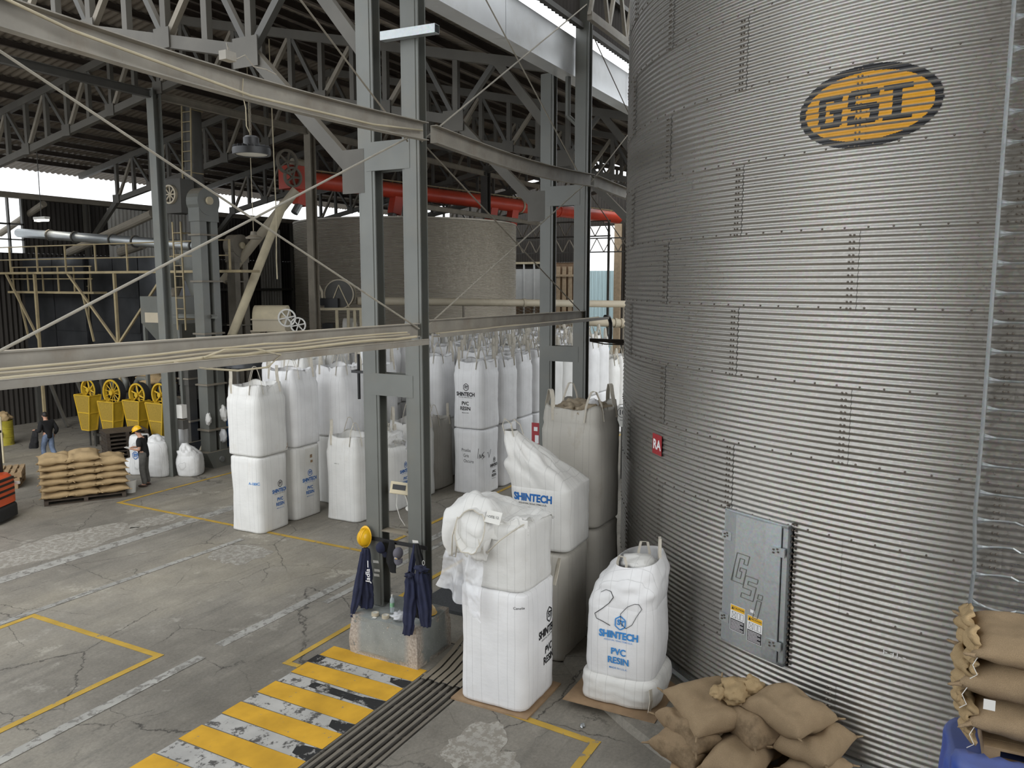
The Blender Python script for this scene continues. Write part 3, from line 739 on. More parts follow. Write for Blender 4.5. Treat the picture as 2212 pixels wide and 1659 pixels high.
for x in (-dw/2-.03, dw/2+.02): 
    fr.add([DM @ Vector((x+a, y, q)) for q in (-.16, -.01) for a, y in ((-.035, -.06), (.035, -.06), (.035, dh+.06), (-.035, dh+.06))], [(0,3,2,1),(4,5,6,7),(0,1,5,4),(1,2,6,5),(2,3,7,6),(3,0,4,7)])
for y in (-.06, dh+.03):
    fr.add([DM @ Vector((x, y+b, q)) for q in (-.16, -.01) for x, b in ((-dw/2-.06, 0), (dw/2+.055, 0), (dw/2+.055, .04), (-dw/2-.06, .04))], [(0,3,2,1),(4,5,6,7),(0,1,5,4),(1,2,6,5),(2,3,7,6),(3,0,4,7)])
fr.build('door_frame', M['galv_flat'], silo)
def dbox(mb, x0, x1, y0, y1, z0, z1, mi=0):
    return mb.add([DM @ Vector((x, y, z)) for z in (z0, z1) for x, y in ((x0, y0), (x1, y0), (x1, y1), (x0, y1))], [(0,3,2,1),(4,5,6,7),(0,1,5,4),(1,2,6,5),(2,3,7,6),(3,0,4,7)], mi)
for x0, x1, y in ((-dw/2-.06, -dw/2+.09, dh*.84), (-dw/2-.06, -dw/2+.09, dh*.17), (dw/2-.17, dw/2+.05, dh*.84), (dw/2-.17, dw/2+.05, dh*.12)):
    h = MB(); dbox(h, x0, x1, y-.055, y+.055, .02, .04)
    for bx, by in ((.3, .65), (.3, .3), (.6, .5), (.55, .8)):
        c = (x0+(x1-x0)*bx, y-.055+.11*by); dbox(h, c[0]-.01, c[0]+.01, c[1]-.01, c[1]+.01, .04, .052, 1)
    h.build('hinge', [M['galv_flat'], M['bolt']], door)
sbm = MB()
for j in range(25):
    for q, side in ((.07, 1), (.105, 1), (-.075, -1)):
        z = dz0+(j+.3)*PIT-.03; a = (DOOR1+q/RS*1.0) if side > 0 else DOOR0+q/RS
        o = cylp(a, z, RS+.02); n_ = Vector((math.cos(a), math.sin(a), 0))
        sbm.cyl(o-n_*.01, o+n_*.012, .0125, n=6)
tag(sbm.build('frame_bolts', M['bolt'], silo), kind='stuff')
# raised outline letters on the door
def poly_outline(pts, w=.009):
    mb = MB()
    P3 = [DM @ Vector((x, y, .052)) for x, y in pts]
    for a, b in zip(P3, P3[1:]+P3[:1]): mb.bar(a, b, w, .008, up=nD)
    return mb
def shear(pts, ox, oy, k=.3, s=1.): return [(ox+(x+k*y)*s, oy+y*s) for x, y in pts]
Gp = [(0,0),(.16,0),(.16,.17),(.08,.17),(.08,.13),(.11,.13),(.11,.05),(.05,.05),(.05,.27),(.11,.27),(.11,.22),(.16,.22),(.16,.32),(0,.32)]
Sp = [(0,0),(.16,0),(.16,.16),(.05,.16),(.05,.20),(.16,.20),(.16,.25),(0,.25),(0,.11),(.11,.11),(.11,.05),(0,.05)]
Ip = [(0,0),(.055,0),(.055,.2),(0,.2)]; Id = [(0,.22),(.055,.22),(.055,.27),(0,.27)]
lg = MB()
for p_, ox, oy in ((Gp, -.30, dh*.50), (Sp, -.14, dh*.395), (Ip, .06, dh*.27), (Id, .06, dh*.27)):
    q = poly_outline(shear(p_, ox, oy, .22, 1.2)); lg.add(q.v, q.f)
lg.build('embossed_letters', M['steel_grey'], door)
# ------------------------------------------------ lettering from the built-in font, as flat meshes
_tc = {}
def text_mesh(s, bold=0., spacing=1.):
    key = (s, bold, spacing)
    if key in _tc: return _tc[key]
    cu = bpy.data.curves.new('lettering', 'FONT'); cu.body = s; cu.offset = bold; cu.align_x = 'CENTER'; cu.align_y = 'CENTER'; cu.space_character = spacing; cu.resolution_u = 3
    ob = bpy.data.objects.new('lettering', cu); COL.objects.link(ob)
    dg = bpy.context.evaluated_depsgraph_get(); me = ob.evaluated_get(dg).to_mesh()
    vs = [(v.co.x, v.co.y) for v in me.vertices]; fs = [tuple(p.vertices) for p in me.polygons]
    ob.evaluated_get(dg).to_mesh_clear(); bpy.data.objects.remove(ob); bpy.data.curves.remove(cu)
    _tc[key] = (vs, fs)
    return _tc[key]
def put_text(mb, s, fn, x, y, size, bold=0., sx=1., mi=0, spacing=1., rot=0.):
    vs, fs = text_mesh(s, bold, spacing); c, s_ = math.cos(rot), math.sin(rot)
    mb.add([fn(x+(a*c*sx-b*s_)*size, y+(a*s_*sx+b*c)*size) for a, b in vs], fs, mi)
    return mb
def quad(mb, fn, x0, x1, y0, y1, mi=0): return mb.add([fn(x0, y0), fn(x1, y0), fn(x1, y1), fn(x0, y1)], [(0, 1, 2, 3)], mi)
for x0, y0, w, h, head in ((-.29, .17, .23, .34, 'CAUTION'), (-.02, .12, .23, .34, 'PRECAUCION')):
    f1 = lambda x, y, q=.0: DM @ Vector((x, y, .053)); f2 = lambda x, y: DM @ Vector((x, y, .0545)); f3 = lambda x, y: DM @ Vector((x, y, .056))
    b = MB(); quad(b, f1, x0, x0+w, y0, y0+h, 0); quad(b, f2, x0+.006, x0+w-.006, y0+h*.78, y0+h-.006, 1); quad(b, f2, x0+.006, x0+w-.006, y0+.006, y0+h*.45, 2)
    put_text(b, head, f3, x0+w*.6, y0+h*.88, .036 if len(head) < 8 else .026, .012, mi=2)
    b.add([f3(x0+.02, y0+h*.82), f3(x0+.055, y0+h*.82), f3(x0+.0375, y0+h*.95)], [(0, 1, 2)], 2)
    for (a, c) in ((.12, .40), (.50, .66), (.72, .9)):
        P = [(x0+w*a, y0+h*.5), (x0+w*c, y0+h*.5), (x0+w*c, y0+h*.73), (x0+w*a, y0+h*.73)]
        for p_, q_ in zip(P, P[1:]+P[:1]): b.bar(f2(*p_), f2(*q_), .003, .001, up=nD, mi=2)
    b.bar(f2(x0+w*.12, y0+h*.5), f2(x0+w*.40, y0+h*.73), .003, .001, up=nD, mi=2); b.bar(f2(x0+w*.12, y0+h*.73), f2(x0+w*.40, y0+h*.5), .003, .001, up=nD, mi=2)
    for i in range(8): quad(b, f3, x0+.015, x0+w-.02-.05*(i % 3 == 2), y0+.018+i*.0165, y0+.024+i*.0165, 0)
    b.build('warning_label', [M['white_ink'], M['signyellow'], M['black_ink']], door)
b = MB(); quad(b, lambda x, y: DM @ Vector((x, y, .054)), .02, .09, .50, .54); b.build('small_label', M['white_ink'], door)
# ------------------------------------------------ oval logo painted over the corrugation
def in_letters(x, y):
    def r(x0, x1, y0, y1): return x0 <= x <= x1 and y0 <= y <= y1
    if abs(y) > .5: return False
    g = (r(-.74, -.62, -.44, .40) or r(-.70, -.38, .30, .46) or r(-.70, -.38, -.5, -.34) or r(-.48, -.36, -.44, .02) or r(-.56, -.36, -.08, .04) or r(-.48, -.36, .2, .40)) and not (x < -.70 and abs(y) > .40)
    s_ = r(-.27, -.15, .0, .44) or r(-.23, .17, .34, .5) or r(-.23, .17, -.08, .08) or r(.06, .19, -.44, .02) or r(-.27, .15, -.5, -.36) or r(.06, .19, .2, .44) or r(-.27, -.15, -.44, -.22)
    i_ = r(.39, .52, -.46, .46) or r(.25, .66, .36, .5) or r(.25, .66, -.5, -.38)
    return g or s_ or i_
AC, AW, ZC, ZW = math.radians(162.45), math.radians(6.75), 7.62, .43
mb = MB(); NA, NZ = 150, 132
def dfn(s, t):
    a = AC+AW*(2*s-1)*1.02; z = ZC+ZW*(2*t-1)*1.02; zz = (z-ZB) % HR
    r = RS+corr(zz)+.012
    return (SC[0]+r*math.cos(a), SC[1]+r*math.sin(a), z)
g = MB().grid(dfn, NA, NZ); keep = []; mi = []
for j in range(NZ-1):
    for i in range(NA-1):
        x = (2*(i+.5)/(NA-1)-1)*1.02; y = (2*(j+.5)/(NZ-1)-1)*1.02; d = x*x+y*y
        if d > 1: continue
        z = (ZC+ZW*y-ZB) % HR; ph = (z/PIT) % 1.
        if .86 < ph or ph < .11: continue                        # a band along each corrugation is left out of the logo
        d2 = (x/.90)**2+(y/.83)**2
        keep.append(g.f[j*(NA-1)+i]); mi.append(1 if d2 > 1 or in_letters(x*1.06, y*1.22) else 0)
g.f = keep; g.m = mi
g.build('oval_logo', [M['decal_o'], M['decal_k']], silo, smooth=True)
# red plate with two letters, small painted marks
a = math.radians(133.0)
def plate(a, z, w, h, name, matb, txt, size, off=.03):
    m = frameM(a, z, off); b = MB()
    b.prism([(-w/2, -h/2), (w/2, -h/2), (w/2, h/2), (-w/2, h/2)], m @ Matrix.Translation((0, 0, -.006)), .006, 0)
    put_text(b, txt, lambda x, y: m @ Vector((x, y, .002)), 0, -.01, size, .03, mi=1)
    return b.build(name, [matb, M['white_ink']], silo)
ra = onz(1423, 960, 0); 
dd = ray(1423, 960); cx_, cy_ = SC; aa = dd.x**2+dd.y**2; bb = -(dd.x*cx_+dd.y*cy_); cc = cx_**2+cy_**2-RS**2
tt = (-bb-math.sqrt(bb*bb-aa*cc))/aa; pr = EYE+dd*tt
plate(math.atan2(pr.y-cy_, pr.x-cx_), pr.z, .30, .30, 'letter_plate', M['signred'], 'RA', .20)
dd = ray(1930, 1412); aa = dd.x**2+dd.y**2; bb = -(dd.x*cx_+dd.y*cy_); tt = (-bb-math.sqrt(bb*bb-aa*cc))/aa; pr = EYE+dd*tt
m = frameM(math.atan2(pr.y-cy_, pr.x-cx_), pr.z, .016); b = MB()
for x, y, w, h in ((-.10, 0, .006, .05), (-.09, 0, .03, .006), (-.03, .0, .03, .006), (.0, -.01, .006, .05), (.04, 0, .006, .05), (.06, -.02, .03, .006), (.10, -.01, .03, .006)):
    quad(b, lambda p, q: m @ Vector((p, q, 0)), x, x+w, y-h/2, y+h/2)
b.build('chalk_mark', M['white_ink'], silo)
# ladder on the right
la = math.radians(174.0); lad = []
LM = frameM(la, 0, .17)
def lp(x, y, z=0): return LM @ Vector((x, y, z))
ldr = thing('silo_ladder', 'bent galvanized ladder with flattened rungs on the right side of the silo', 'ladder', lp(.2, 0.9))
zs = [1.2, 2.4, 2.9, 3.4, 4.4, 11.4]; dx = [0, .0, .02, -.01, 0, 0]
for side, x0 in (('stile', .03), ('stile', .69)):
    mb = MB()
    for i in range(len(zs)-1):
        mb.bar(lp(x0+dx[i], zs[i]), lp(x0+dx[i+1], zs[i+1]), .016, .05, up=LM.to_3x3() @ Vector((0, 0, 1)))
        mb.bar(lp(x0+dx[i]-.014, zs[i], -.02), lp(x0+dx[i+1]-.014, zs[i+1], -.02), .03, .012, up=LM.to_3x3() @ Vector((0, 0, 1)))
    mb.build(side, M['galv_flat'], ldr)
for i in range(36):
    z = 1.38+i*.285; sag = {3: .03, 4: -.05, 5: .04, 6: .05, 7: .03, 2: .03}.get(i, 0); mb = MB()
    pts = []; N = 11; vs = []
    for k in range(N):
        f = k/(N-1); e = max(0, 1-min(f, 1-f)/.22); w = .012+.028*e*e; d = .012-.008*e
        c = lp(.03+.66*f, z+sag*math.sin(pi*f)*(1 if f < .6 else .3), .0)
        t_, n_ = LM.to_3x3() @ Vector((0, 1, 0)), LM.to_3x3() @ Vector((0, 0, 1))
        vs += [c+t_*w, c+n_*d, c-t_*w, c-n_*d]
    fs = [(k*4+q, k*4+(q+1) % 4, k*4+4+(q+1) % 4, k*4+4+q) for k in range(N-1) for q in range(4)]
    mb.add(vs, fs); mb.build('rung', M['galv_flat'], ldr)
for i in range(4):
    z = 2.0+i*2.6
    for x0 in (.03, .69): MB().bar(lp(x0, z, 0), lp(x0, z, -.17), .03, .006).build('bracket', M['galv_flat'], ldr)
# ------------------------------------------------ the silo in the background
S2 = (35.62, 25.31); R2 = 5.8; T2 = 8.75
s2m = sheet_mesh(R2, 'wall_sheet', M['galv_dusty'], 10, 6, 2.8)
silo2 = thing('grain_silo', 'dusty pale corrugated silo standing in the background behind the posts', 'silo', (*S2, 0))
for k in range(10):
    z = T2-(k+1)*HR
    for j in range(13):
        place(s2m, 'wall_sheet', silo2, (0, 0, z), (0, 0, j*DA+(DA/2 if k % 2 else 0)+.2))
MB().lathe([(R2+.03, T2-.02), (R2+.03, T2+.05), (R2-.3, T2+.06), (.2, T2+.12)], 52, Matrix.Translation((*S2, 0))).build('roof_cone', M['galv_dusty'], silo2)
MB().tube([S2_ for S2_ in (ond(1008, 478, 38.6), ond(1003, 600, 38.6))], .03, 6).build('hanging_cable', M['purlin'], silo2)
# ================================================================ bulk bags
class Bag:
    def __init__(s, a=.49, H=1.72, bul=.045, seed=1, amp=.012, skirt=.22, lean=(0, 0), p0=7., p1=4.2, taper=0.):
        s.a, s.H, s.bul, s.seed, s.amp, s.skirt, s.lean, s.p0, s.p1, s.taper = a, H, bul, seed, amp, skirt, lean, p0, p1, taper
    def par(s, z):
        t = min(max(z/s.H, 0), 1); k = math.sin(pi*t)**.7 if t < 1 else 0
        a = s.a*(1+s.bul*k); p = s.p0+(s.p1-s.p0)*k
        if z > s.H:
            q = (z-s.H)/max(s.skirt, .01); a *= 1-.07*q-s.taper*q; p = s.p0-2*q
        return a, p
    def nse(s, th, z):
        return 1+s.amp*2.2*nz((math.cos(th)*1.1, math.sin(th)*1.1, z*1.3), 1.5, s.seed)+s.amp*.9*nz((math.cos(th)*2, math.sin(th)*2, z*4.5), 2.4, s.seed+3)
    def pt(s, th, z):
        a, p = s.par(z); c, q = math.cos(th), math.sin(th)
        r = a/(abs(c)**p+abs(q)**p)**(1/p); w = s.nse(th, z)
        if z > s.H:
            f = (z-s.H)/max(s.skirt, .01)
            w += f*(.09*nz((c*3, q*3, z), 1.8, s.seed)+.045*math.sin(th*17+s.seed+3*nz((c, q, z*2), 1, s.seed))*(.4+nz((c, q, 1), 1, s.seed+1)))
            c4 = math.cos(4*(th-pi/4)); w -= f*.035*(1-c4)
            z = z+f*.055*c4+f*.075*nz((c*1.5, q*1.5, 0), 1.4, s.seed+9)
        if s.skirt: w -= .05*math.exp(-((z-s.H)/.05)**2)+.012*min(1, max(0, (z-s.H)/.05))
        l = z/s.H
        return Vector((r*c*w+s.lean[0]*l, r*q*w+s.lean[1]*l, z))
    def face(s, side, off=.005):
        def f(x, z):
            a, p = s.par(z); k = max(1e-4, a**p-abs(x)**p)**(1/p)
            th = math.atan2(-x, -k) if side == 'u' else math.atan2(-k, x)
            q = s.pt(th, z); n_ = Vector((-1, 0, 0)) if side == 'u' else Vector((0, -1, 0))
            return q+n_*off
        return f
    def body(s, name, mat, n=60, top='open', soft=1.):
        mb = MB(); rows = [(z, 1.) for z in (0.0, .02, .06)]+[(.06+(s.H-.06)*i/16, 1.) for i in range(1, 17)]
        vs = [Vector((0, 0, 0))]; fs = []
        for k in range(n): vs.append(s.pt(2*pi*k/n, 0)*.93*Vector((1, 1, 0)).length/Vector((1, 1, 0)).length)
        for z, f in rows[1:]:
            for k in range(n): vs.append(s.pt(2*pi*k/n, z))
        R_ = len(rows)
        if top == 'open':
            for i in range(1, 6):
                for k in range(n): vs.append(s.pt(2*pi*k/n, s.H+s.skirt*i/5))
            for i, (f, z) in enumerate(((.965, s.H+s.skirt-.01), (.94, s.H+.06), (.8, s.H+.01), (.45, s.H+.04))):
                for k in range(n):
                    q = s.pt(2*pi*k/n, s.H+s.skirt*max(0, 1-i)); vs.append(Vector((q.x*f, q.y*f, z+.03*nz((q.x, q.y, i), 3, s.seed))))
            R_ += 9
            vs.append(Vector((0, 0, s.H+.06)))
        else:                                                      # flat, closed top
            for f, z in ((.97, .025), (.85, .045), (.55, .05), (.25, .055)):
                for k in range(n):
                    q = s.pt(2*pi*k/n, s.H); vs.append(Vector((q.x*f, q.y*f, s.H+z+.02*nz((q.x, q.y, f), 4, s.seed))))
            R_ += 4
            vs.append(Vector((s.lean[0], s.lean[1], s.H+.06)))
        for k in range(n): fs.append((0, 1+(k+1) % n, 1+k))
        for j in range(R_-1):
            b = 1+j*n
            for k in range(n): fs.append((b+k, b+(k+1) % n, b+n+(k+1) % n, b+n+k))
        b = 1+(R_-1)*n
        for k in range(n): fs.append((b+k, b+(k+1) % n, len(vs)-1))
        return mb.add(vs, fs).mesh(name, mat, smooth=True)
    def loop(s, c, name='lift_loop', h=.30, fl=0.):
        th = pi/4+c*pi/2; z = s.H+s.skirt*.25; zr = s.H+s.skirt+.03
        A, B = s.pt(th-.30, z), s.pt(th+.30, z); A2, B2 = s.pt(th-.25, zr), s.pt(th+.25, zr)
        o = Vector((math.cos(th), math.sin(th), 0)); j = nz((c, s.seed, 0), 1.7)*.5; up = Vector((o.x*fl*.5, o.y*fl*.5, 0))
        top = (A2+B2)/2+Vector((0, 0, h*(1+.4*j)))+up; w = (B2-A2)*.16
        pts = [A, A2+o*.012, A2*.55+top*.45-w*.6, top-w, top+Vector((0, 0, .015)), top+w, B2*.55+top*.45+w*.6, B2+o*.012, B]
        return MB().ribbon(pts, .068, o+Vector((.01, .02, .01)), .009).mesh(name, M['loop'])
def hexlogo(mb, fn, x, y, s, mi=0):
    P = [(x+s*.5*math.sin(pi/3*i), y+s*.58*math.cos(pi/3*i)) for i in range(6)]
    for a, b in zip(P, P[1:]+P[:1]):
        d = Vector((b[0]-a[0], b[1]-a[1])); nn = Vector((-d.y, d.x)).normalized()*s*.05
        mb.add([fn(a[0]-nn.x, a[1]-nn.y), fn(b[0]-nn.x, b[1]-nn.y), fn(b[0]+nn.x, b[1]+nn.y), fn(a[0]+nn.x, a[1]+nn.y)], [(0, 1, 2, 3)], mi)
    put_text(mb, 'S', fn, x-s*.13, y+s*.03, s*.62, .05, .9, mi=mi); put_text(mb, 'T', fn, x+s*.17, y-s*.03, s*.62, .05, .9, mi=mi)
def printing(fn, x, z, k=1., inks=('blue_ink', 'blue_ink', 'black_ink'), hexa=True, addr='HOUSTON, TEXAS 77046 U.S.A.', pvc=True, made='MADE IN U.S.A.'):
    """logo, name, address, contents; x, z is the middle of the name"""
    mb = MB(); ms = list(dict.fromkeys(inks)); ix = [ms.index(i) for i in inks]
    if hexa: hexlogo(mb, fn, x+.02*k, z+.17*k, .15*k, ix[2])
    put_text(mb, 'SHINTECH', fn, x, z, .125*k, .042, .86, mi=ix[0])
    if addr: put_text(mb, addr, fn, x, z-.072*k, .030*k, .006, .9, mi=ix[2])
    if pvc:
        put_text(mb, 'PVC', fn, x, z-.22*k, .12*k, .028, .92, mi=ix[1]); put_text(mb, 'RESIN', fn, x, z-.34*k, .12*k, .028, .92, mi=ix[1])
        if made: put_text(mb, made, fn, x, z-.44*k, .036*k, .004, mi=ix[1])
    return mb, [M[i] for i in ms]
def bag(B, mat, label, loc, rz=0., top='open', loops=(0, 1, 2, 3), group=None, h=.31, meshes=None):
    t = thing('bulk_bag', label, 'bag', loc, rz, group)
    me = B.body('bag_body', mat, top=top) if meshes is None else meshes[0]
    place(me, 'bag_body', t)
    for i in loops: place(B.loop(i, h=h) if meshes is None else meshes[1][i], 'lift_loop', t)
    return t
def addprint(t, mb, mats, name='printed_lettering'): return tag(mb.build(name, mats, t, local=True), kind='stuff')
Kb = ('black_ink', 'black_ink', 'black_ink')
# --- near rows, each bag its own shape
def L(**k): return Bag(**k)
b = L(seed=1, H=1.74, skirt=0.0, a=.485); t = bag(b, M['bag2'], 'lower white bag with blue lettering at the left end of the bag rows', (13.58, 13.98, 0), .02, 'flat', ())
addprint(t, *printing(b.face('v'), .12, .92, .95)); m_ = MB(); put_text(m_, 'A-100C', b.face('u'), .30, 1.18, .085, .02); addprint(t, m_, [M['blue2_ink']], 'stencil_mark')
b = L(seed=2, H=1.36, a=.51, bul=.05, skirt=.26, lean=(.02, .05)); t = bag(b, M['bag2'], 'upper plain bag at the left end of the rows, torn brown spot low down', (13.62, 14.0, 1.80), .03)
m_ = MB(); f = b.face('v', .006); m_.add([f(.34, .05), f(.46, .10), f(.45, .20), f(.40, .16)], [(0, 1, 2, 3)]); addprint(t, m_, [M['card']], 'torn_patch')
b = L(seed=3, H=1.74, skirt=0.); t = bag(b, M['bag2'], 'lower bag with blue lettering, second from the left end of the bag rows', (14.76, 14.03, 0), -.02, 'flat', ())
addprint(t, *printing(b.face('v'), .02, .95, .95, ('blue_ink', 'blue_ink', 'blue_ink')))
m_ = MB(); f = b.face('v', .012); m_.add([f(-.1, 1.3), f(.2, 1.32), f(.2, 1.72), f(-.1, 1.72)], [(0, 1, 2, 3)]); quad(m_, b.face('v', .016), .05, .13, 1.48, 1.56, 1); quad(m_, b.face('v', .016), .06, .14, 1.36, 1.42, 1); addprint(t, m_, [M['whitepl'], M['card']], 'document_pouch')
b = L(seed=4, H=1.58, a=.50, bul=.06, skirt=.28); bag(b, M['bag'], 'upper plain bag, second from the left end of the bag rows', (14.80, 14.05, 1.80), .04)
b = L(seed=5, H=1.78, bul=.03, a=.5, skirt=.28); t = bag(b, M['bag2'], 'single open bag with raised loops standing before the left posts', (15.33, 12.60, 0), .03)
m_ = MB(); put_text(m_, 'LOT 4 - 2', b.face('u'), -.1, 1.42, .035, .004); addprint(t, m_, [M['black_ink']], 'stencil_mark')
b = L(seed=6, H=1.74, skirt=0.); bag(b, M['bag2'], 'lower bag hidden behind the single open bag', (16.4, 13.85, 0), 0, 'flat', ())
b = L(seed=7, H=1.53, bul=.06, a=.5, skirt=.28); bag(b, M['bag'], 'upper plain bag rising behind the single open bag', (16.4, 13.87, 1.8), .02)
b = L(seed=8, H=1.60, skirt=.2, taper=.5); t = bag(b, M['bag2'], 'single bag with a tied crumpled top seen between the two near posts', (16.5, 12.4, 0), 0, 'open', (0, 2, 3), h=.3)
addprint(t, *printing(b.face('v'), .02, .98, .9, ('blue_ink', 'blue_ink', 'blue_ink')))
m_ = MB()
def lump(c, r, seed, n=18, m=10, k=.3, sq=(1, 1, 1)):
    def f(s, q):
        th, ph = 2*pi*s, pi*(q-.5); d = Vector((math.cos(th)*math.cos(ph), math.sin(th)*math.cos(ph), math.sin(ph)))
        rr = r*(1+k*nz(d, 2.2, seed)+k*.5*nz(d, 5, seed)); return Vector((c[0]+d.x*rr*sq[0], c[1]+d.y*rr*sq[1], c[2]+d.z*rr*sq[2]))
    return MB().grid(f, n, m, True)
q = lump((-.05, -.1, 1.78), .36, 3, 26, 14, .4, (1, .9, .62)); m_.add(q.v, q.f); m_.build('tied_top', M['bag2'], t, smooth=True, local=True)
q = lump((.22, -.46, 1.35), .25, 8, 20, 12, .5, (.7, .22, 1.5)); q.build('liner_film', M['liner'], t, smooth=True, local=True)
b = L(seed=9, H=1.80, skirt=.28); bag(b, M['bag2'], 'single open bag just right of the near posts, left of a darker one', (17.66, 12.5, 0), .02)
b = L(seed=10, H=1.70, skirt=.28, bul=.03); bag(b, M['bagdirty'], 'darker grey single bag beside the printed two-bag stack', (18.80, 12.62, 0), -.02)
b = L(seed=11, H=1.74, skirt=0.); bag(b, M['bag2'], 'lower bag hidden behind the bag with the tied top', (17.6, 13.85, 0), 0, 'flat', ())
b = L(seed=12, H=1.48, a=.5, bul=.05, skirt=.25); bag(b, M['bag'], 'upper bag showing between the two near posts', (17.85, 13.85, 1.8), .03)
b = L(seed=13, H=1.74, skirt=0.); bag(b, M['bag2'], 'lower bag hidden behind the darker single bag', (19.75, 13.15, 0), 0, 'flat', ())
b = L(seed=14, H=1.58, a=.51, bul=.05, skirt=.27); bag(b, M['bag'], 'tall upper bag between the near posts and the printed two-bag stack', (19.75, 13.12, 1.8), .03)
b = L(seed=15, H=1.75, skirt=0., bul=.02); t = bag(b, M['bag'], 'lower bag with black handwriting, under the bag printed in black', (18.95, 11.22, 0), 0, 'flat', ())
def scrawl(fn, pts, w=.007, mb=None):
    mb = mb or MB()
    for a, c in zip(pts, pts[1:]):
        d = Vector((c[0]-a[0], c[1]-a[1])); 
        if d.length < 1e-6: continue
        nn = Vector((-d.y, d.x)).normalized()*w/2
        mb.add([fn(a[0]-nn.x, a[1]-nn.y), fn(c[0]-nn.x, c[1]-nn.y), fn(c[0]+nn.x, c[1]+nn.y), fn(a[0]+nn.x, a[1]+nn.y)], [(0, 1, 2, 3)])
    return mb
m_ = MB(); f = b.face('u'); put_text(m_, 'Prueba', f, -.02, 1.22, .13, -.004, .8); put_text(m_, 'Gris', f, -.02, 1.07, .13, -.004, .8); put_text(m_, 'Oscuro', f, .06, .92, .13, -.004, .8)
scrawl(f, [(.36, 1.3), (.33, 1.02)], .01, m_); scrawl(f, [(.37, 1.02), (.39, 1.14), (.41, 1.03), (.44, 1.13), (.46, 1.04)], .01, m_); addprint(t, m_, [M['black_ink']], 'handwriting')
m_, ms = printing(b.face('v'), .12, .75, .85, Kb); f = b.face('v'); scrawl(f, [(-.36, 1.2), (-.42, 1.13), (-.34, 1.06), (-.42, 1.0), (-.2, 1.16), (-.15, 1.0), (-.05, 1.22)], .012, m_); addprint(t, m_, ms)
b = L(seed=16, H=1.56, skirt=.27, bul=.04); t = bag(b, M['bag'], 'upper bag printed in black facing the camera, right of the near posts', (18.95, 11.2, 1.82), .0)
addprint(t, *printing(b.face('u'), -.05, .94, 1.15, Kb, made='Made in USA'))
# --- rows behind: shared shapes
protos = []
for i in range(5):
    B1 = Bag(seed=20+i, H=1.52+.05*(i % 3), a=.49+.008*(i % 2), bul=.05, skirt=.28)
    protos.append((B1.body('bag_body', M['bag'] if i < 3 else M['bag2'], n=48), [B1.loop(c) for c in range(4)], B1))
lowp = [Bag(seed=30+i, H=1.76, skirt=0.).body('bag_body', M['bag'], n=40, top='flat') for i in range(3)]
def stack(u, v, k, lu, ll, gu, gl, rzz=0., lift=0.):
    t = thing('bulk_bag', ll, 'bag', (u, v, 0), rzz, gl); place(lowp[k % 3], 'bag_body', t)
    if lift: t.scale = (1, 1, (1.82+lift)/1.82)
    bm_, lp_, B1 = protos[k % 5]
    bag(None, None, lu, (u+.03*((k*7) % 3-1), v+.03*((k*5) % 3-1), 1.83+lift), rzz+.03*((k*3) % 5-2), group=gu, meshes=(bm_, lp_))
ORD = ['first', 'second', 'third', 'fourth', 'fifth', 'sixth', 'seventh', 'eighth', 'ninth', 'tenth', 'eleventh']
k = 0
for i in range(11):
    u = 20.02+1.06*i
    if i == 0: stack(u, 11.2, k, 'upper bag right behind the bag printed in black', 'lower bag right behind the handwritten bag', None, None)
    else: stack(u, 11.2, k, f'{ORD[i]} upper white bag of the long front row behind the bag printed in black', f'{ORD[i]} lower white bag of the long front row behind the handwritten bag', 'upper bags of the long front row', 'lower bags of the long front row', 0, -.75 if i > 7 else 0)
    k += 1
for r, v in enumerate((12.32, 13.42, 14.5)):
    for i in range(10 if r else 9):
        u = (20.9, 21.0, 18.95)[r]+1.08*i
        stack(u, v, k, f'{ORD[i]} upper white bag in the {ORD[r]} row behind the long front row', f'{ORD[i]} lower white bag in the {ORD[r]} row behind the long front row', 'upper bags of the rear rows', 'lower bags of the rear rows', 0, .05+.17*r); k += 1
for r, v in enumerate((16.0, 17.1)):
    for i in range(4):
        stack(17.4+1.1*i+.3*r, v, k+3, f'{ORD[i]} upper dusty bag of the {["nearer", "farther"][r]} row under the cream aspirator', f'{ORD[i]} lower dusty bag of the {["nearer", "farther"][r]} row under the cream aspirator', 'dusty bags under the fan machine', 'lower dusty bags under the fan machine', .05*i-.1); k += 1
# --- foreground stack
tag(MB().box(8.93, 10.02, 4.53, 5.72, 0, .025).build('cardboard_sheet', M['card']), 'cardboard sheet under the nearest white bag stack', 'cardboard')
b = L(a=.515, seed=41, H=1.60, skirt=0., bul=.045, amp=.011); t = bag(b, M['bag'], 'lower bag of the nearest white stack, black lettering on its right side', (9.50, 5.12, .026), .01, 'flat', ())
addprint(t, *printing(b.face('v'), .20, .93, 1.22, Kb, made=None)); m_ = MB(); put_text(m_, 'Canela', b.face('u'), .42, 1.46, .05, -.002); addprint(t, m_, [M['black_ink']], 'handwriting')
MB().ribbon([(.40, -.53, 1.50), (.44, -.55, 1.66), (.47, -.56, 1.78), (.50, -.56, 1.86), (.52, -.52, 1.74), (.5, -.50, 1.58)], .055, (.5, 1, 0), .01).build('lift_loop', M['loop'], t, local=True)
b = L(a=.50, seed=42, H=.86, skirt=0., bul=.03, amp=.02, p0=5.5, p1=4.5); t = bag(b, M['bag2'], 'upper bag of the nearest white stack, top folded over to the left', (9.52, 5.13, 1.67), -.02, 'flat', ())
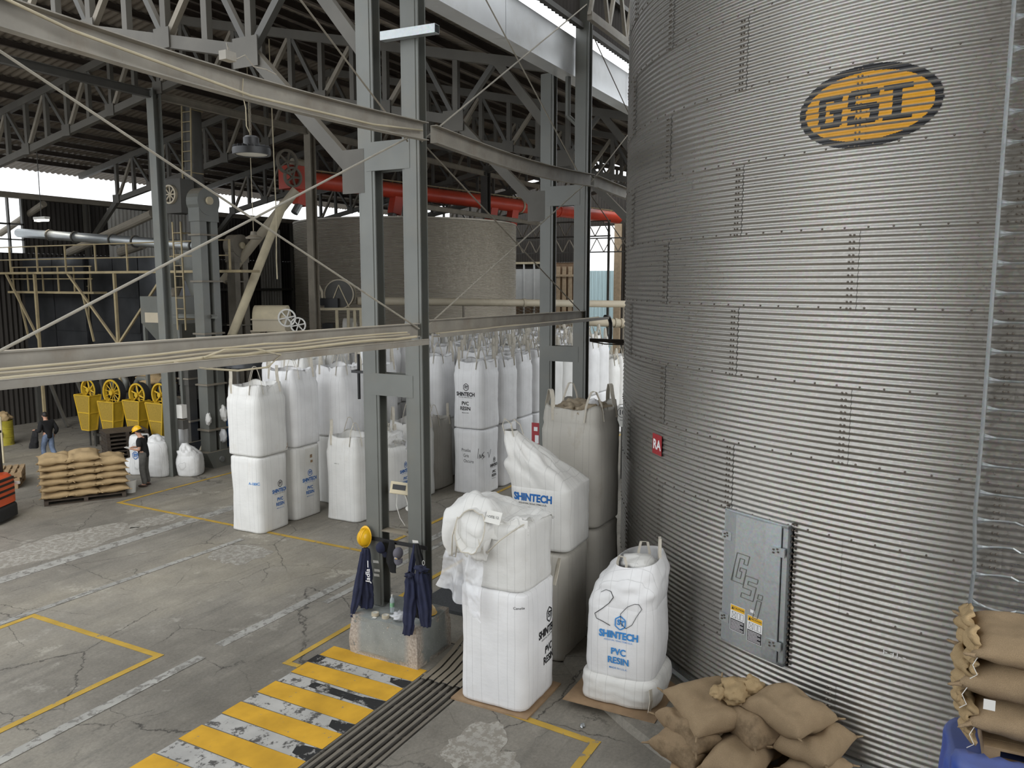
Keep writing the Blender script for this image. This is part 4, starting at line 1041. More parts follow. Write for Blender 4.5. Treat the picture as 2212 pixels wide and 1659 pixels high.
def flop(s, q):                                                    # the empty upper half of the bag, thrown over the far left corner
    y = .66-1.14*s; prof = [(.48, .88), (.30, .96), (.05, 1.05), (-.22, 1.14), (-.45, 1.12), (-.60, .93), (-.65, .70), (-.60, .52)]
    f = q*(len(prof)-1); i = min(int(f), len(prof)-2); f -= i
    x, z = (prof[i][k]*(1-f)+prof[i+1][k]*f for k in (0, 1))
    k = max(0, 1-abs(s-.25)/.55); z = z*(.86+.22*k)+.02*(1-k)
    if q > .6: z -= (q-.6)*.35*(1-s)
    if s > .62: x = max(x, -.50+(s-.62)*.5); z = max(min(z, .98), z*.3+.62)
    w = .10*nz((s*2.2, q*3, 0), 1.6, 5)+.05*nz((s*5, q*6, 0), 1.5, 9)+.03*abs(nz((s*9, q*3, 1), 1.5, 2))
    return Vector((x+w*.6, y+.06*nz((s*3, q*4, 2), 1.5, 3), z+w))
q = MB().grid(flop, 46, 50); fl = q.build('folded_skirt', M['bag2'], t, smooth=True, local=True); md = fl.modifiers.new('thick', 'SOLIDIFY'); md.thickness = .012
def filmf(s, q):
    y = .62-.56*s-.02*q; fold = .045*math.sin(s*13+2.5*nz((s*2, q*1.5, 0), 1, 7)*2)*(.3+q); x = -.60-.06*q+.05*nz((s*2.5, q*3, 0), 1.4, 7)+fold+.015*nz((s*9, q*10, 0), 1.5, 8)
    z = .62-1.0*q*(.62+.40*s)+.05*nz((s*5, 0, 0), 1.6, 3)
    return Vector((x, y+.16*q*(.5-s)+.06*q, z))
q = MB().grid(filmf, 30, 40); q.build('liner_film', M['liner'], t, smooth=True, local=True)
def mouth(s, q):                                                   # the gaping empty mouth turned toward the camera side
    th = 2*pi*s; c, d = math.cos(th), math.sin(th); prof = [(1.12, .10), (1.06, -.04), (1.0, -.12), (.94, -.10), (.86, .02), (.55, .10), (.02, .12)]
    f = q*(len(prof)-1); i = min(int(f), len(prof)-2); f -= i; k = prof[i][0]*(1-f)+prof[i+1][0]*f; dx = prof[i][1]*(1-f)+prof[i+1][1]*f
    w = 1+.13*nz((c*1.4, d*1.4, q), 1.6, 6)+.05*nz((c*4, d*4, q), 1.5, 2)
    return Vector((-.56+dx+.10*d*k, .20+.235*c*k*w, .82+.27*d*k*w))
MB().grid(mouth, 48, 26, True).build('open_mouth', M['bag2'], t, smooth=True, local=True)
MB().tube([mouth(i/40, .34)+Vector((-.004, 0, 0)) for i in range(40)], .009, 6, closed=True).build('rim_cord', M['loop'], t, smooth=True, local=True)
for pts in ([(-.30, .30, 1.08), (-.42, .22, 1.02), (-.58, .12, .82), (-.62, .06, .60), (-.60, -.06, .52)], [(-.60, .42, .95), (-.67, .46, .7), (-.66, .48, .42), (-.63, .44, .40), (-.63, .40, .66)], [(-.62, -.06, .55), (-.58, -.22, .72), (-.5, -.36, .84), (-.3, -.44, .9)]):
    MB().tube([(x-.03, y, z+.02) for x, y, z in pts], .011, 6).build('seam_cord', M['loop'], t, local=True, smooth=True)
m_ = MB(); m_.add([(-.52, .02, 1.10), (-.50, -.2, 1.08), (-.62, -.22, .95), (-.64, .0, .97)], [(0, 1, 2, 3)]); put_text(m_, 'LOTE 12', lambda x, y: Vector((-.585, -.1-x, 1.03+y)), 0, 0, .05, .01, mi=1); m_.build('paper_tag', [M['whitepl'], M['black_ink']], t, local=True)
# --- stack behind it
b = L(a=.50, seed=43, H=1.64, skirt=0., amp=.014); bag(b, M['bagdirty'], 'soiled lower bag behind the nearest white stack, under the slumped bag', (11.12, 5.25, 0), .02, 'flat', ())
def slump(B, peak, r1=.10, n=60, rows=16, seed=5):
    def f(s, q):
        th = 2*pi*s; P0 = B.pt(th, B.H); c = Vector((P0.x, P0.y, B.H))
        e = Vector((peak[0]+r1*math.cos(th), peak[1]+r1*math.sin(th), peak[2])); k = q**.85
        P = c.lerp(e, k); w = .05*math.sin(pi*min(1, q*1.1))*(nz((math.cos(th)*2, math.sin(th)*2, q*2), 1.7, seed)*1.6+.5*nz((math.cos(th)*5, math.sin(th)*5, q*4), 1.5, seed+2))
        o = Vector((math.cos(th), math.sin(th), .6)); bul = .10*math.sin(pi*q)*(1-.5*q)
        return P+o*(w+bul*.5)-Vector((0, 0, .05*math.sin(pi*q)))
    return MB().grid(f, n, rows, True)
b = L(a=.50, seed=44, H=.95, skirt=0., amp=.012, bul=.035); t = bag(b, M['bag2'], 'slumped bag with blue lettering, empty top drawn up to a peak at left', (11.13, 5.23, 1.72), .03, 'flat', ())
slump(b, (-.42, .50, 1.80)).build('slumped_top', M['bag2'], t, smooth=True, local=True)
addprint(t, *printing(b.face('u'), -.08, .80, 1.25, ('blue_ink', 'blue_ink', 'black_ink'), hexa=False, pvc=False))
for o in (.0, -.16): MB().ribbon([(-.48+o*.2, .56+o, 1.72), (-.5+o*.2, .60+o, 1.88), (-.47, .58+o, 1.98), (-.42, .50+o, 1.9), (-.38, .46+o, 1.74)], .045, (1, .4, 0), .009).build('lift_loop', M['loop'], t, local=True)
b = L(a=.52, seed=45, H=1.72, skirt=0., amp=.014); bag(b, M['bagdirty'], 'lowest soiled bag of the dark stack against the large silo', (12.30, 5.22, 0), -.02, 'flat', ())
b = L(a=.53, seed=46, H=1.66, skirt=.26, amp=.012, bul=.05); t = bag(b, M['bagdirty'], 'tall soiled bag with crumpled brown top and loops beside the large silo', (12.27, 5.22, 1.80), -.01, h=.24)
for i, (x, y, r) in enumerate(((-.14, .16, .27), (.18, -.15, .27), (-.19, -.19, .24), (.19, .2, .24), (0, 0, .3))):
    lump((x, y, 1.85), r, 30+i, 34, 20, .55, (1.05, 1.05, .5)).build('crumpled_lining', M['bagbrown'], t, smooth=True, local=True)
lump((.02, -.2, 1.95), .10, 60, 16, 10, .3).build('liner_film', M['liner'], t, smooth=True, local=True)
# --- bag marked 20 on its flattened companion
tag(MB().box(9.45, 10.75, 2.95, 4.25, .12, .13).build('cardboard_sheet', M['card']), 'cardboard sheet under the flattened bag beside the silo', 'cardboard')
b = L(a=.52, seed=47, H=.34, skirt=0., amp=.03, bul=.06, p0=5, p1=4); t = bag(b, M['bag2'], 'flattened grubby bag squashed under the bag marked 20', (10.14, 3.58, .13), .05, 'flat', ())
for pts in ([(-.53, -.47, .02), (-.55, -.50, .2), (-.53, -.48, .34)],): MB().ribbon(pts, .05, (1, -.6, 0), .01).build('seam', M['loop'], t, local=True)
b = L(a=.475, seed=48, H=.98, skirt=0., amp=.016, bul=.07, p0=5, p1=3.6); t = bag(b, M['bag'], 'white bag marked 20 by hand with blue lettering, top drawn narrow', (10.14, 3.58, .49), .06, 'flat', ())
def neck(s, q):
    th = 2*pi*s; P0 = b.pt(th, b.H); k = q
    a1, p_ = .27, 3.; c, d = math.cos(th), math.sin(th); r = 1.1*a1/(abs(c)**p_+abs(d)**p_)**(1/p_)
    e = Vector((.08+r*c*1.15, -.13+r*d, 1.54+.05*c-.05*d)); P = P0.lerp(e, k)
    w = math.sin(pi*min(1, q*.9+.05))*(.045*nz((c*1.6, d*1.6, q*2.6), 1.5, 3)+.02*nz((c*4, d*4, q*3), 1.6, 8))
    o = Vector((c, d, .2)); return P+o*(w+.06*math.sin(pi*q))
nk = MB().grid(neck, 64, 20, True); nk.build('gathered_neck', M['bag'], t, smooth=True, local=True)
lump((.08, -.12, 1.46), .24, 4, 20, 10, .3, (1.1, 1, .35)).build('crumpled_lining', M['bag2'], t, smooth=True, local=True)
for A, B_, h in (((.22, -.36, 1.56), (.04, -.42, 1.56), .26), ((-.14, .12, 1.50), (-.2, -.02, 1.5), .09), ((.30, -.05, 1.54), (.32, -.2, 1.54), .14)):
    A, B_ = Vector(A), Vector(B_); c = (A+B_)/2+Vector((0, 0, h)); w = (B_-A)*.3
    MB().ribbon([A-Vector((0, 0, .08)), A, A*.5+(c-w)*.5, c-w, c+w, B_*.5+(c+w)*.5, B_, B_-Vector((0, 0, .08))], .035, (.4, -1, .1), .009).build('lift_loop', M['loop'], t, local=True)
f = b.face('u', .01)
addprint(t, *printing(f, .02, .62, 1.05, ('blue2_ink', 'blue2_ink', 'blue2_ink')))
f2 = b.face('u', .014)
def sq20(x, z):                                                    # the hand-drawn digits run on up the neck
    if z < b.H: return f2(x, z)
    qz = min(1, (z-b.H)/.68); best = neck(.5, qz); th = math.atan2(-x, -best.x if best.x < -.05 else -.3)
    P = neck(((math.atan2(-x, -.40)) % (2*pi))/(2*pi), qz); return P+Vector((-.012, 0, 0))
two = [(-.30, 1.20), (-.24, 1.26), (-.15, 1.25), (-.09, 1.16), (-.12, 1.05), (-.22, .95), (-.33, .86), (-.30, .80), (-.2, .78), (-.1, .74)]
zero = [(.17, 1.10), (.10, 1.04), (.04, .92), (.05, .80), (.12, .74), (.2, .80), (.26, .92), (.27, 1.03), (.22, 1.10), (.17, 1.10)]
m_ = scrawl(sq20, two, .009); scrawl(sq20, zero, .007, m_); addprint(t, m_, [M['black_ink']], 'handwriting')
# ================================================================ burlap sacks
def pillow(L_, W_, T_, seed, mat, sag=.0, n=22):
    mb = MB(); vs = []; idx = {}; fs = []
    def P(i, j, sgn):
        a, b = 2*i/n-1, 2*j/n-1
        e = (1-abs(a)**2.6)*(1-abs(b)**2.6); h = T_/2*max(0, e)**.5
        x = L_/2*a*(1-.07*(1-b*b)*a*a); y = W_/2*b*(1-.09*(1-a*a)*b*b)
        k = nz((a*1.3, b*1.3, sgn*.8), 1.3, seed)*.055*T_/.25*(e**.5)+nz((a*3, b*3, sgn), 1.5, seed+4)*.012
        ed = 1 if e < .02 else 0
        z = sgn*h*(1.0 if sgn > 0 else .82)+k+.012*nz((a*4, b*4, 0), 1.7, seed+2)*ed-sag*(a*a)
        return Vector((x, y, z))
    for sgn in (1, -1):
        for j in range(n+1):
            for i in range(n+1):
                if sgn < 0 and (i in (0, n) or j in (0, n)): idx[(sgn, i, j)] = idx[(1, i, j)]; continue
                idx[(sgn, i, j)] = len(vs); vs.append(P(i, j, sgn))
        for j in range(n):
            for i in range(n):
                q = [idx[(sgn, i, j)], idx[(sgn, i+1, j)], idx[(sgn, i+1, j+1)], idx[(sgn, i, j+1)]]
                fs.append(tuple(q if sgn > 0 else q[::-1]))
    me = mb.add(vs, fs).mesh('sack_body', mat, smooth=True)
    return me
def ear(L_, W_, seed, mat):
    out = []
    for sx, sy in ((1, 1), (1, -1), (-1, 1), (-1, -1)):
        mb = MB(); c = Vector((sx*L_*.485, sy*W_*.48, 0)); o = Vector((sx*.045, sy*.03, .012*((seed+sx) % 3-1)))
        mb.tube([c-o*.4, c+o*.5, c+o, c+o*1.35], [.020, .011, .012, .004], 6); out.append(mb.mesh('tied_corner', mat, smooth=True))
    return out
def sack(name_label, loc, rot, dims, seed, mat, group=None, mesh=None):
    t = thing('burlap_sack', name_label, 'sack', loc, 0, group); t.rotation_euler = rot
    me, em = mesh or (pillow(*dims, seed, mat), ear(dims[0], dims[1], seed, mat))
    place(me, 'sack_body', t)
    for e_ in em: place(e_, 'tied_corner', t)
    return t
def sack_px(label, px, z, T_, seed, mat, tilt=(0, 0)):
    c = [onz(x, y, z) for x, y in px]; ctr = sum(c, Vector())/4
    e1 = ((c[1]-c[0])+(c[2]-c[3]))/2; e2 = ((c[3]-c[0])+(c[2]-c[1]))/2
    if e1.length < e2.length: e1, e2 = e2, e1
    return sack(label, ctr, (tilt[0], tilt[1], math.atan2(e1.y, e1.x)), (max(.55, e1.length), max(.45, e2.length), T_), seed, mat)
def pallet(name, label, cat, loc, rz, L_=1.2, W_=1.0, mat='wood', H=.14, group=None):
    t = thing(name, label, cat, loc, rz, group)
    slat = MB().box(-L_/2, L_/2, -.055, .055, 0, .02).mesh('slat', M[mat]); blk = MB().box(-.05, .05, -W_/2, W_/2, 0, H-.04).mesh('bearer', M[mat])
    n = 7
    for i in range(n): place(slat, 'slat', t, (0, -W_/2+.055+(W_-.11)*i/(n-1), H-.02))
    for i in range(3): place(slat, 'slat', t, (0, -W_/2+.055+(W_-.11)*i/2, 0))
    for x in (-L_/2+.05, 0, L_/2-.05): place(blk, 'bearer', t, (x, 0, .02))
    return t
# pile at the foot of the large silo
pallet('pallet', 'pale wooden pallet under the loose burlap sacks by the silo', 'pallet', (8.95, 1.75, .12), math.radians(8), 1.2, 1.5)
B1, B2, B3 = M['burlap'], M['burlap2'], M['burlap3']
sack_px('lowest stained burlap sack at the left of the loose pile by the silo', [(1408, 1604), (1436, 1578), (1540, 1632), (1512, 1660)], .38, .36, 1, B3, (.05, .08))
sack_px('stained burlap sack on the lowest left sack of the loose pile', [(1422, 1556), (1462, 1522), (1552, 1600), (1525, 1628)], .56, .36, 2, B3, (.0, .1))
sack_px('burlap sack lying diagonally at the upper left of the loose pile', [(1450, 1508), (1535, 1462), (1590, 1528), (1562, 1616)], .77, .36, 3, B1, (.1, .12))
sack_px('burlap sack at the bottom middle of the loose pile', [(1500, 1662), (1570, 1580), (1680, 1622), (1640, 1700)], .42, .40, 4, B1)
sack_px('burlap sack with a dark stained flank beneath the topmost sack of the pile', [(1545, 1548), (1602, 1518), (1690, 1588), (1646, 1620)], .70, .38, 5, B3, (.05, .06))
sack_px('plump burlap sack at the lower right of the loose pile', [(1650, 1618), (1745, 1552), (1850, 1584), (1800, 1662)], .62, .42, 6, B1, (-.05, .05))
sack_px('topmost plump burlap sack of the loose pile, tied corner toward the viewer', [(1594, 1532), (1684, 1478), (1806, 1553), (1738, 1592)], .92, .44, 7, B1, (0, .04))
sack_px('burlap sack at the very bottom right of the loose pile', [(1672, 1655), (1760, 1615), (1842, 1648), (1780, 1715)], .40, .3, 8, B1)
sack_px('burlap sack hidden low at the back of the loose pile', [(1560, 1600), (1640, 1560), (1740, 1600), (1660, 1650)], .38, .28, 9, B1)
c = onz(1588, 1492, 1.0)
rl = thing('empty_sack', 'empty burlap sack crumpled on top of the loose pile', 'sack', c)
lump((0, 0, 0), .19, 4, 28, 16, .35, (1.3, .9, .62)).build('crumpled_cloth', B2, rl, smooth=True, local=True)
lump((.12, -.16, .03), .15, 9, 24, 14, .4, (1, 1, .7)).build('crumpled_cloth', B2, rl, smooth=True, local=True)
lump((-.16, .16, .02), .11, 13, 20, 12, .4, (1.2, .8, .6)).build('folded_mouth', B2, rl, smooth=True, local=True)
# high stack at the right edge on the tarpaulin-covered pile
Rv, Fv = Vector((_R.x, _R.y, 0)), Vector((_F.x, _F.y, 0)).normalized()
rzR = math.atan2(Rv.y, Rv.x)
rzS = math.radians(-88); Sv, Tv = Vector((math.cos(rzS), math.sin(rzS), 0)), Vector((-math.sin(rzS), math.cos(rzS), 0))
base = ond(2050, 1590, 5.6); cR = Vector((base.x, base.y, 0))+Sv*.60+Tv*.36
for i, (dz, s_, l) in enumerate(((.05, 1., 'bottom burlap sack of the high stack at the right edge'), (.315, 1.03, 'middle burlap sack of the high stack at the right edge, with a white tag'), (.555, .98, 'top burlap sack of the high stack at the right edge'))):
    q = cR+Sv*(.04, .0, .02)[i]; t = sack(l, (q.x, q.y, 2.69+dz), (0, 0, rzS+(.02, -.03, .04)[i]), (1.12*s_, .74, (.30, .32, .27)[i]), 40+i, B1)
    def flapf(a_, b_, i=i):
        y = -.33+.66*a_; z = -.15+.27*b_; return Vector((-.50-.022*math.sin(b_*21+i+3*nz((a_*2, b_, i), 1, 2))-.07*nz((a_*3, b_*4, i), 1.6, 4)-.03*(1-b_)*math.sin(a_*9), y*(.9+.1*b_), z))
    o = MB().grid(flapf, 26, 22).build('folded_end', B2, t, smooth=True, local=True); o.modifiers.new('thick', 'SOLIDIFY').thickness = .03
    if i == 1: m_ = MB(); m_.add([(-.40, -.375, -.06), (-.33, -.375, -.06), (-.33, -.385, -.13), (-.40, -.385, -.13)], [(0, 1, 2, 3)]); m_.build('sewn_tag', M['whitepl'], t, local=True)
    MB().tube([(-.50, -.34, -.02), (-.53, -.38, -.06), (-.50, -.39, -.12), (-.54, -.38, -.16)], .003, 5).build('tie_string', M['whitepl'], t, local=True)
pallet('pallet', 'wooden pallet under the high burlap stack at the right edge', 'pallet', (cR.x+Sv.x*.12+Tv.x*.12, cR.y+Sv.y*.12+Tv.y*.12, 2.43), rzS, 1.0, .8)
tp = thing('tarpaulin', 'dusty blue tarpaulin over the pile at the bottom right corner', 'tarpaulin', (cR.x, cR.y, 0), rzS)
def tarpf(s, q):
    th = 2*pi*s; p = 6; c_, d_ = math.cos(th), math.sin(th); r = 1/(abs(c_)**p+abs(d_)**p)**(1/p)
    if q < .5: k = q/.5; x, y, z = r*c_*.62*k, r*d_*.62*k, 2.42
    else: k = (q-.5)/.5; x, y, z = r*c_*(.62+.07*k), r*d_*(.62+.12*k), 2.42*(1-k)
    front = max(0, min(1, (-y-.28)/.06)); w = .03*nz((x*2, y*2, z*2), 1.5, 3)+.015*math.sin(th*9+z*2)*(q > .5)
    hump = front*(.25-.09*(x+.62))*max(0, min(1, z/2.3))
    return Vector((x+c_*w+.02, y-.20+d_*w, min(z, 2.425)+hump+front*.02*nz((x*3, y*3, 1), 1, 5)))
MB().grid(tarpf, 64, 40, True).build('tarpaulin_sheet', M['tarp'], tp, smooth=True, local=True)
# neat pallet of sacks on the left
A_, B_ = onz(93, 1096), onz(276, 1074); dL = (B_-A_).normalized(); nL = Vector((-dL.y, dL.x, 0)); LL = (B_-A_).length
rzL = math.atan2(dL.y, dL.x); c0 = A_+dL*LL/2+nL*.6
pallet('pallet', 'low dark pallet under the neat burlap stack on the left', 'pallet', (c0.x, c0.y, 0), rzL, LL*.97, 1.1, 'darkwood', .13)
pm = [(pillow(1.12, .82, .24, 50+i, B2), ear(1.12, .82, 50+i, B2)) for i in range(4)]
colw = ['left', 'middle', 'right']; layers = ['bottom', 'second', 'third', 'fourth', 'fifth', 'top']
k = 0
for ci in range(3):
    nl = 6 if ci < 2 else 5
    for li in range(nl):
        p_ = A_+dL*(LL*(.175+.325*ci)+.03*nz((ci, li, 0), 1.7))+nL*(.56+.04*nz((li, ci, 3), 1.9)); z = .13+.095+li*.182+.02*ci*(li > 0)
        ll = layers[li] if li < nl-1 else 'top'
        t = sack(f'pale burlap sack, {ll} layer of the {colw[ci]} column of the neat stack', (p_.x, p_.y, z), (.03*nz((ci, li, 5), 2), .03*nz((ci, li, 8), 2), rzL+pi/2+.06*nz((ci, li, 2), 2.3)), (0, 0, 0), 0, None, mesh=pm[k % 4])
        t.scale = (1, 1, 1.25 if li == nl-1 else 1); k += 1
# ================================================================ things on and around the pedestal
PT = .625
hr = tag(MB().box(9.86, 9.875, 6.72, 8.0, 1.70, 1.76).build('coat_rail', M['black'], loc=(9.86, 7.3, 1.7)), 'black coat rail fixed across the near posts', 'rail')
def helmet(label, loc, rot, k=1.):
    t = thing('hard_hat', label, 'helmet', loc); t.rotation_euler = rot
    mb = MB()
    def f(s, q):
        th = 2*pi*s; ph = pi/2*(1-q); r = math.cos(ph); z = math.sin(ph)
        return Vector((.135*r*math.cos(th)*k, .108*r*math.sin(th)*k, .125*z*k))
    mb.grid(f, 32, 12, True); mb.build('shell', M['hat'] if 'yellowed' not in label else M['yellowed'], t, smooth=True, local=True)
    m_ = MB()
    def g_(s, q):
        th = 2*pi*s; e = 1+q*(.10+.16*max(0, math.cos(th))**3); return Vector((.135*e*math.cos(th)*k, .108*e*math.sin(th)*k, -.006*q*k))
    m_.grid(g_, 32, 4, True); o = m_.build('brim', M['hat'], t, smooth=True, local=True); o.modifiers.new('thick', 'SOLIDIFY').thickness = .006
    for y in (-.03, 0, .03):
        m_ = MB(); m_.tube([(.132*math.cos(a)*k, y*k*math.cos(a*.5), (.127*math.sin(a)*(1-(y/.14)**2))*k) for a in [pi*.1+pi*.8*i/12 for i in range(13)]], .008*k, 6); m_.build('ridge', M['hat'], t, smooth=True, local=True)
    return t
helmet('yellow hard hat hanging on the coat rail of the near post', (9.80, 7.86, 1.75), (0, math.radians(-80), .0), 1.08)
helmet('yellowed hard hat lying on the pedestal behind the hanging jacket', (10.02, 6.80, PT+.02), (0, 0, .8))
def cloth_tube(label_mat, path, wd, dp, seed, folds=5, amp=.12, n=28):
    """hanging cloth: path of centres, half width and depth at each"""
    mb = MB(); N = len(path)
    def f(s, q):
        t_ = q*(N-1); i = min(int(t_), N-2); t_ -= i; t_ = t_*t_*(3-2*t_)
        c = Vector(path[i]).lerp(Vector(path[i+1]), t_); w = wd[i]*(1-t_)+wd[i+1]*t_; d = dp[i]*(1-t_)+dp[i+1]*t_
        th = 2*pi*s; k = 1+amp*math.sin(th*folds+seed+2*nz((q*2, seed, 0), 1))+amp*1.2*nz((math.cos(th)*1.5, math.sin(th)*1.5, q*5), 1.4, seed)
        return c+Vector((d*math.cos(th)*k, w*math.sin(th)*k, 0))
    mb.grid(f, n, 26, True)
    for q in (0, 25): mb.f.append(tuple(range(q*n, q*n+n)) if q else tuple(range(n))[::-1]); mb.m.append(0)
    return mb
j1 = thing('jacket', 'navy sweatshirt with white lettering hanging under the hard hat', 'jacket', (9.72, 7.85, 1.7))
def jc(x, y, u=9.72):                                              # a point of the hanging clothes measured on the photograph
    q = onu(740+x*.273, 1130+y*.273, u); return q
cloth_tube(None, [jc(182, 200), jc(183, 300), jc(188, 450, 9.7), jc(192, 560, 9.68), jc(190, 662, 9.66)], [.055, .075, .10, .11, .105], [.05, .06, .07, .075, .07], 1, 7, .20, 44).build('body', M['navy'], j1, smooth=True)
cloth_tube(None, [jc(165, 230, 9.68), jc(145, 380, 9.64), jc(125, 520, 9.58), jc(98, 650, 9.50), jc(74, 742, 9.44)], [.04, .06, .07, .055, .02], [.04, .05, .055, .05, .02], 4, 5, .22, 36).build('sleeve', M['navy'], j1, smooth=True)
m_ = MB(); c_ = jc(200, 400, 9.60); put_text(m_, 'Jadla', lambda x, y: Vector((c_.x, c_.y+y, c_.z+x)), -.03, 0, .12, .012); quad(m_, lambda x, y: Vector((c_.x, c_.y+y, c_.z+x)), .10, .21, -.012, .004); m_.build('lettering', M['white_ink'], j1)
j2 = thing('jacket', 'navy jacket with hanging sleeves on the right near post', 'jacket', (9.70, 6.86, 1.75))
J2 = lambda x, y, u=9.70: jc(x, y, u)
cloth_tube(None, [J2(572, 168, 9.78), J2(562, 260), J2(548, 350, 9.66), J2(535, 430, 9.62)], [.02, .035, .045, .06], [.02, .03, .035, .05], 3, 5, .2, 30).build('strap', M['navy'], j2, smooth=True)
cloth_tube(None, [J2(588, 165, 9.78), J2(598, 240), J2(615, 320, 9.66), J2(622, 390, 9.62)], [.03, .05, .06, .085], [.03, .04, .045, .06], 7, 6, .2, 30).build('strap', M['blackcloth'], j2, smooth=True)
cloth_tube(None, [J2(540, 400, 9.58), J2(545, 470, 9.55), J2(540, 580, 9.50), J2(530, 700, 9.44), J2(524, 800, 9.35), J2(514, 880, 9.33)], [.05, .085, .09, .085, .075, .065], [.05, .07, .07, .065, .05, .05], 9, 6, .24, 44).build('sleeve', M['navy'], j2, smooth=True)
cloth_tube(None, [J2(620, 360, 9.62), J2(628, 460, 9.60), J2(640, 580, 9.56), J2(652, 700, 9.50), J2(660, 815, 9.44)], [.05, .115, .115, .095, .07], [.05, .08, .08, .07, .05], 12, 7, .22, 48).build('body', M['navy'], j2, smooth=True)
cloth_tube(None, [J2(590, 420, 9.66), J2(590, 560, 9.66), J2(595, 700, 9.64), J2(600, 745, 9.64)], [.08, .10, .09, .06], [.04, .05, .05, .04], 15, 5, .2, 36).build('lining', M['blackcloth'], j2, smooth=True)
cloth_tube(None, [J2(672, 400, 9.72), J2(688, 540, 9.74), J2(697, 690, 9.76)], [.03, .035, .02], [.03, .035, .02], 16, 4, .2).build('sleeve', M['navy'], j2, smooth=True)
for cx_, cy_, w_ in ((622, 360, .10), (532, 412, .06)): cloth_tube(None, [J2(cx_-6, cy_-22, 9.58), J2(cx_, cy_, 9.55), J2(cx_+6, cy_+22, 9.55)], [w_*.6, w_, w_*.7], [.05, .07, .05], cx_, 4, .3, 30).build('collar', M['navy'], j2, smooth=True)
c_ = J2(640, 315, 9.60); MB().tube([(c_.x, c_.y+.02*math.cos(a), c_.z+.035*math.sin(a)) for a in [2*pi*k/14 for k in range(14)]], .005, 5, closed=True).build('draw_cord', M['whitepl'], j2, smooth=True)
def cap(label, loc, rot, mat, badge=False):
    t = thing('baseball_cap', label, 'cap', loc); t.rotation_euler = rot
    def f(s, q):
        th = 2*pi*s; ph = pi/2*(1-q); return Vector((.095*math.cos(ph)*math.cos(th), .08*math.cos(ph)*math.sin(th), .10*math.sin(ph)**.9 if ph > 0 else 0))
    MB().grid(f, 24, 10, True).build('crown', mat, t, smooth=True, local=True)
    def g_(s, q): a = (s-.5)*2; x = .085+.10*q*(1-.35*a*a); return Vector((x-.02*a*a, .075*a, -.02*q-.015*a*a))
    o = MB().grid(g_, 12, 6).build('visor', mat, t, smooth=True, local=True); o.modifiers.new('thick', 'SOLIDIFY').thickness = .005
    if badge:
        m_ = MB(); m_.prism([(.028*math.cos(a), .028*math.sin(a)) for a in [2*pi*i/14 for i in range(14)]], Matrix.Translation((.083, 0, .055)) @ Matrix.Rotation(math.radians(62), 4, 'Y'), .004); m_.build('badge', M['white_ink'], t, local=True)
        m_ = MB(); m_.prism([(.014*math.cos(a), .014*math.sin(a)) for a in [2*pi*i/10 for i in range(10)]], Matrix.Translation((.086, .006, .058)) @ Matrix.Rotation(math.radians(62), 4, 'Y'), .005); m_.build('badge', M['signyellow'], t, local=True)
    return t
cap('navy cap hanging on the coat rail nearest the left post', (9.80, 7.53, 1.64), (0, math.radians(100), math.radians(165)), M['navy'])
cap('grey cap with a round badge hanging on the coat rail', (9.79, 7.20, 1.60), (0, math.radians(70), math.radians(185)), mk('grey_cap', (.13, .125, .15), .9), True)
tag(cloth_tube(None, [(9.84, 7.36, 1.74), (9.82, 7.36, 1.6), (9.80, 7.35, 1.4), (9.79, 7.31, 1.27)], [.05, .08, .085, .05], [.02, .03, .035, .02], 21, 4).build('scarf', M['blackcloth'], smooth=True), 'black cloth hanging between the two caps', 'cloth')
def bottle():
    t = thing('water_bottle', 'clear plastic water bottle standing on the concrete pedestal', 'bottle', (9.76, 7.32, PT))
    MB().lathe([(0, .0), (.030, .0), (.034, .01), (.033, .06), (.035, .075), (.033, .09), (.034, .15), (.034, .20), (.028, .235), (.014, .255), (.013, .275), (0, .275)], 20).build('body', M['pet'], t, smooth=True, local=True)
    MB().cyl((0, 0, .27), (0, 0, .295), .015, n=14).build('cap', M['whitepl'], t, local=True)
    MB().lathe([(.0352, .10), (.0352, .165)], 20).build('label', mk('green_label', (.25, .5, .3), .5, 0, .3, 30), t, local=True)
bottle()
def tape(label, loc):
    t = thing('tape_roll', label, 'tape', loc)
    MB().lathe([(.036, 0), (.058, 0), (.058, .048), (.036, .048), (.036, 0)], 28).build('roll', M['pipe'], t, smooth=.6, local=True)
    MB().lathe([(.033, 0), (.0365, 0), (.0365, .049), (.033, .049), (.033, 0)], 28).build('core', M['whitepl'], t, smooth=.6, local=True)
tape('larger roll of tape at the edge of the concrete pedestal', (9.56, 7.50, PT-.005)); tape('smaller roll of tape lying near the bottle on the pedestal', (9.56, 7.30, PT-.005))
lump((9.62, 7.08, PT+.05), .10, 5, 22, 12, .5, (1.2, 1.2, .55)).build('plastic_bag', M['liner'], smooth=True)
tag(bpy.data.objects['plastic_bag'], 'crumpled clear plastic bag beside the bottle on the pedestal', 'plastic bag')
tag(MB().box(9.47, 9.51, 7.43, 7.49, PT-.01, PT-.004).build('paper_scrap', M['whitepl']), 'small scrap of white paper on the pedestal edge', 'paper')
tag(MB().box(9.9, 10.08, 7.08, 7.62, 1.86, 1.875).build('shelf_plate', M['steel_tan']), 'small steel shelf plate between the near posts', 'shelf')
mo = thing('display_terminal', 'cream weighing display on a bent arm between the near posts', 'display', (10.02, 7.15, 1.875))
MB().cyl((10.02, 7.15, 1.875), (10.02, 7.15, 2.28), .014, n=10).build('stand', M['steel_dark'], mo); MB().cyl((10.02, 7.15, 1.875), (10.02, 7.15, 1.885), .05, n=14).build('foot', M['steel_dark'], mo)
MB().tube([(10.02, 7.15, 2.27), (10.0, 7.18, 2.42), (9.98, 7.22, 2.54)], .016, 8).build('arm', M['whitepl'], mo)
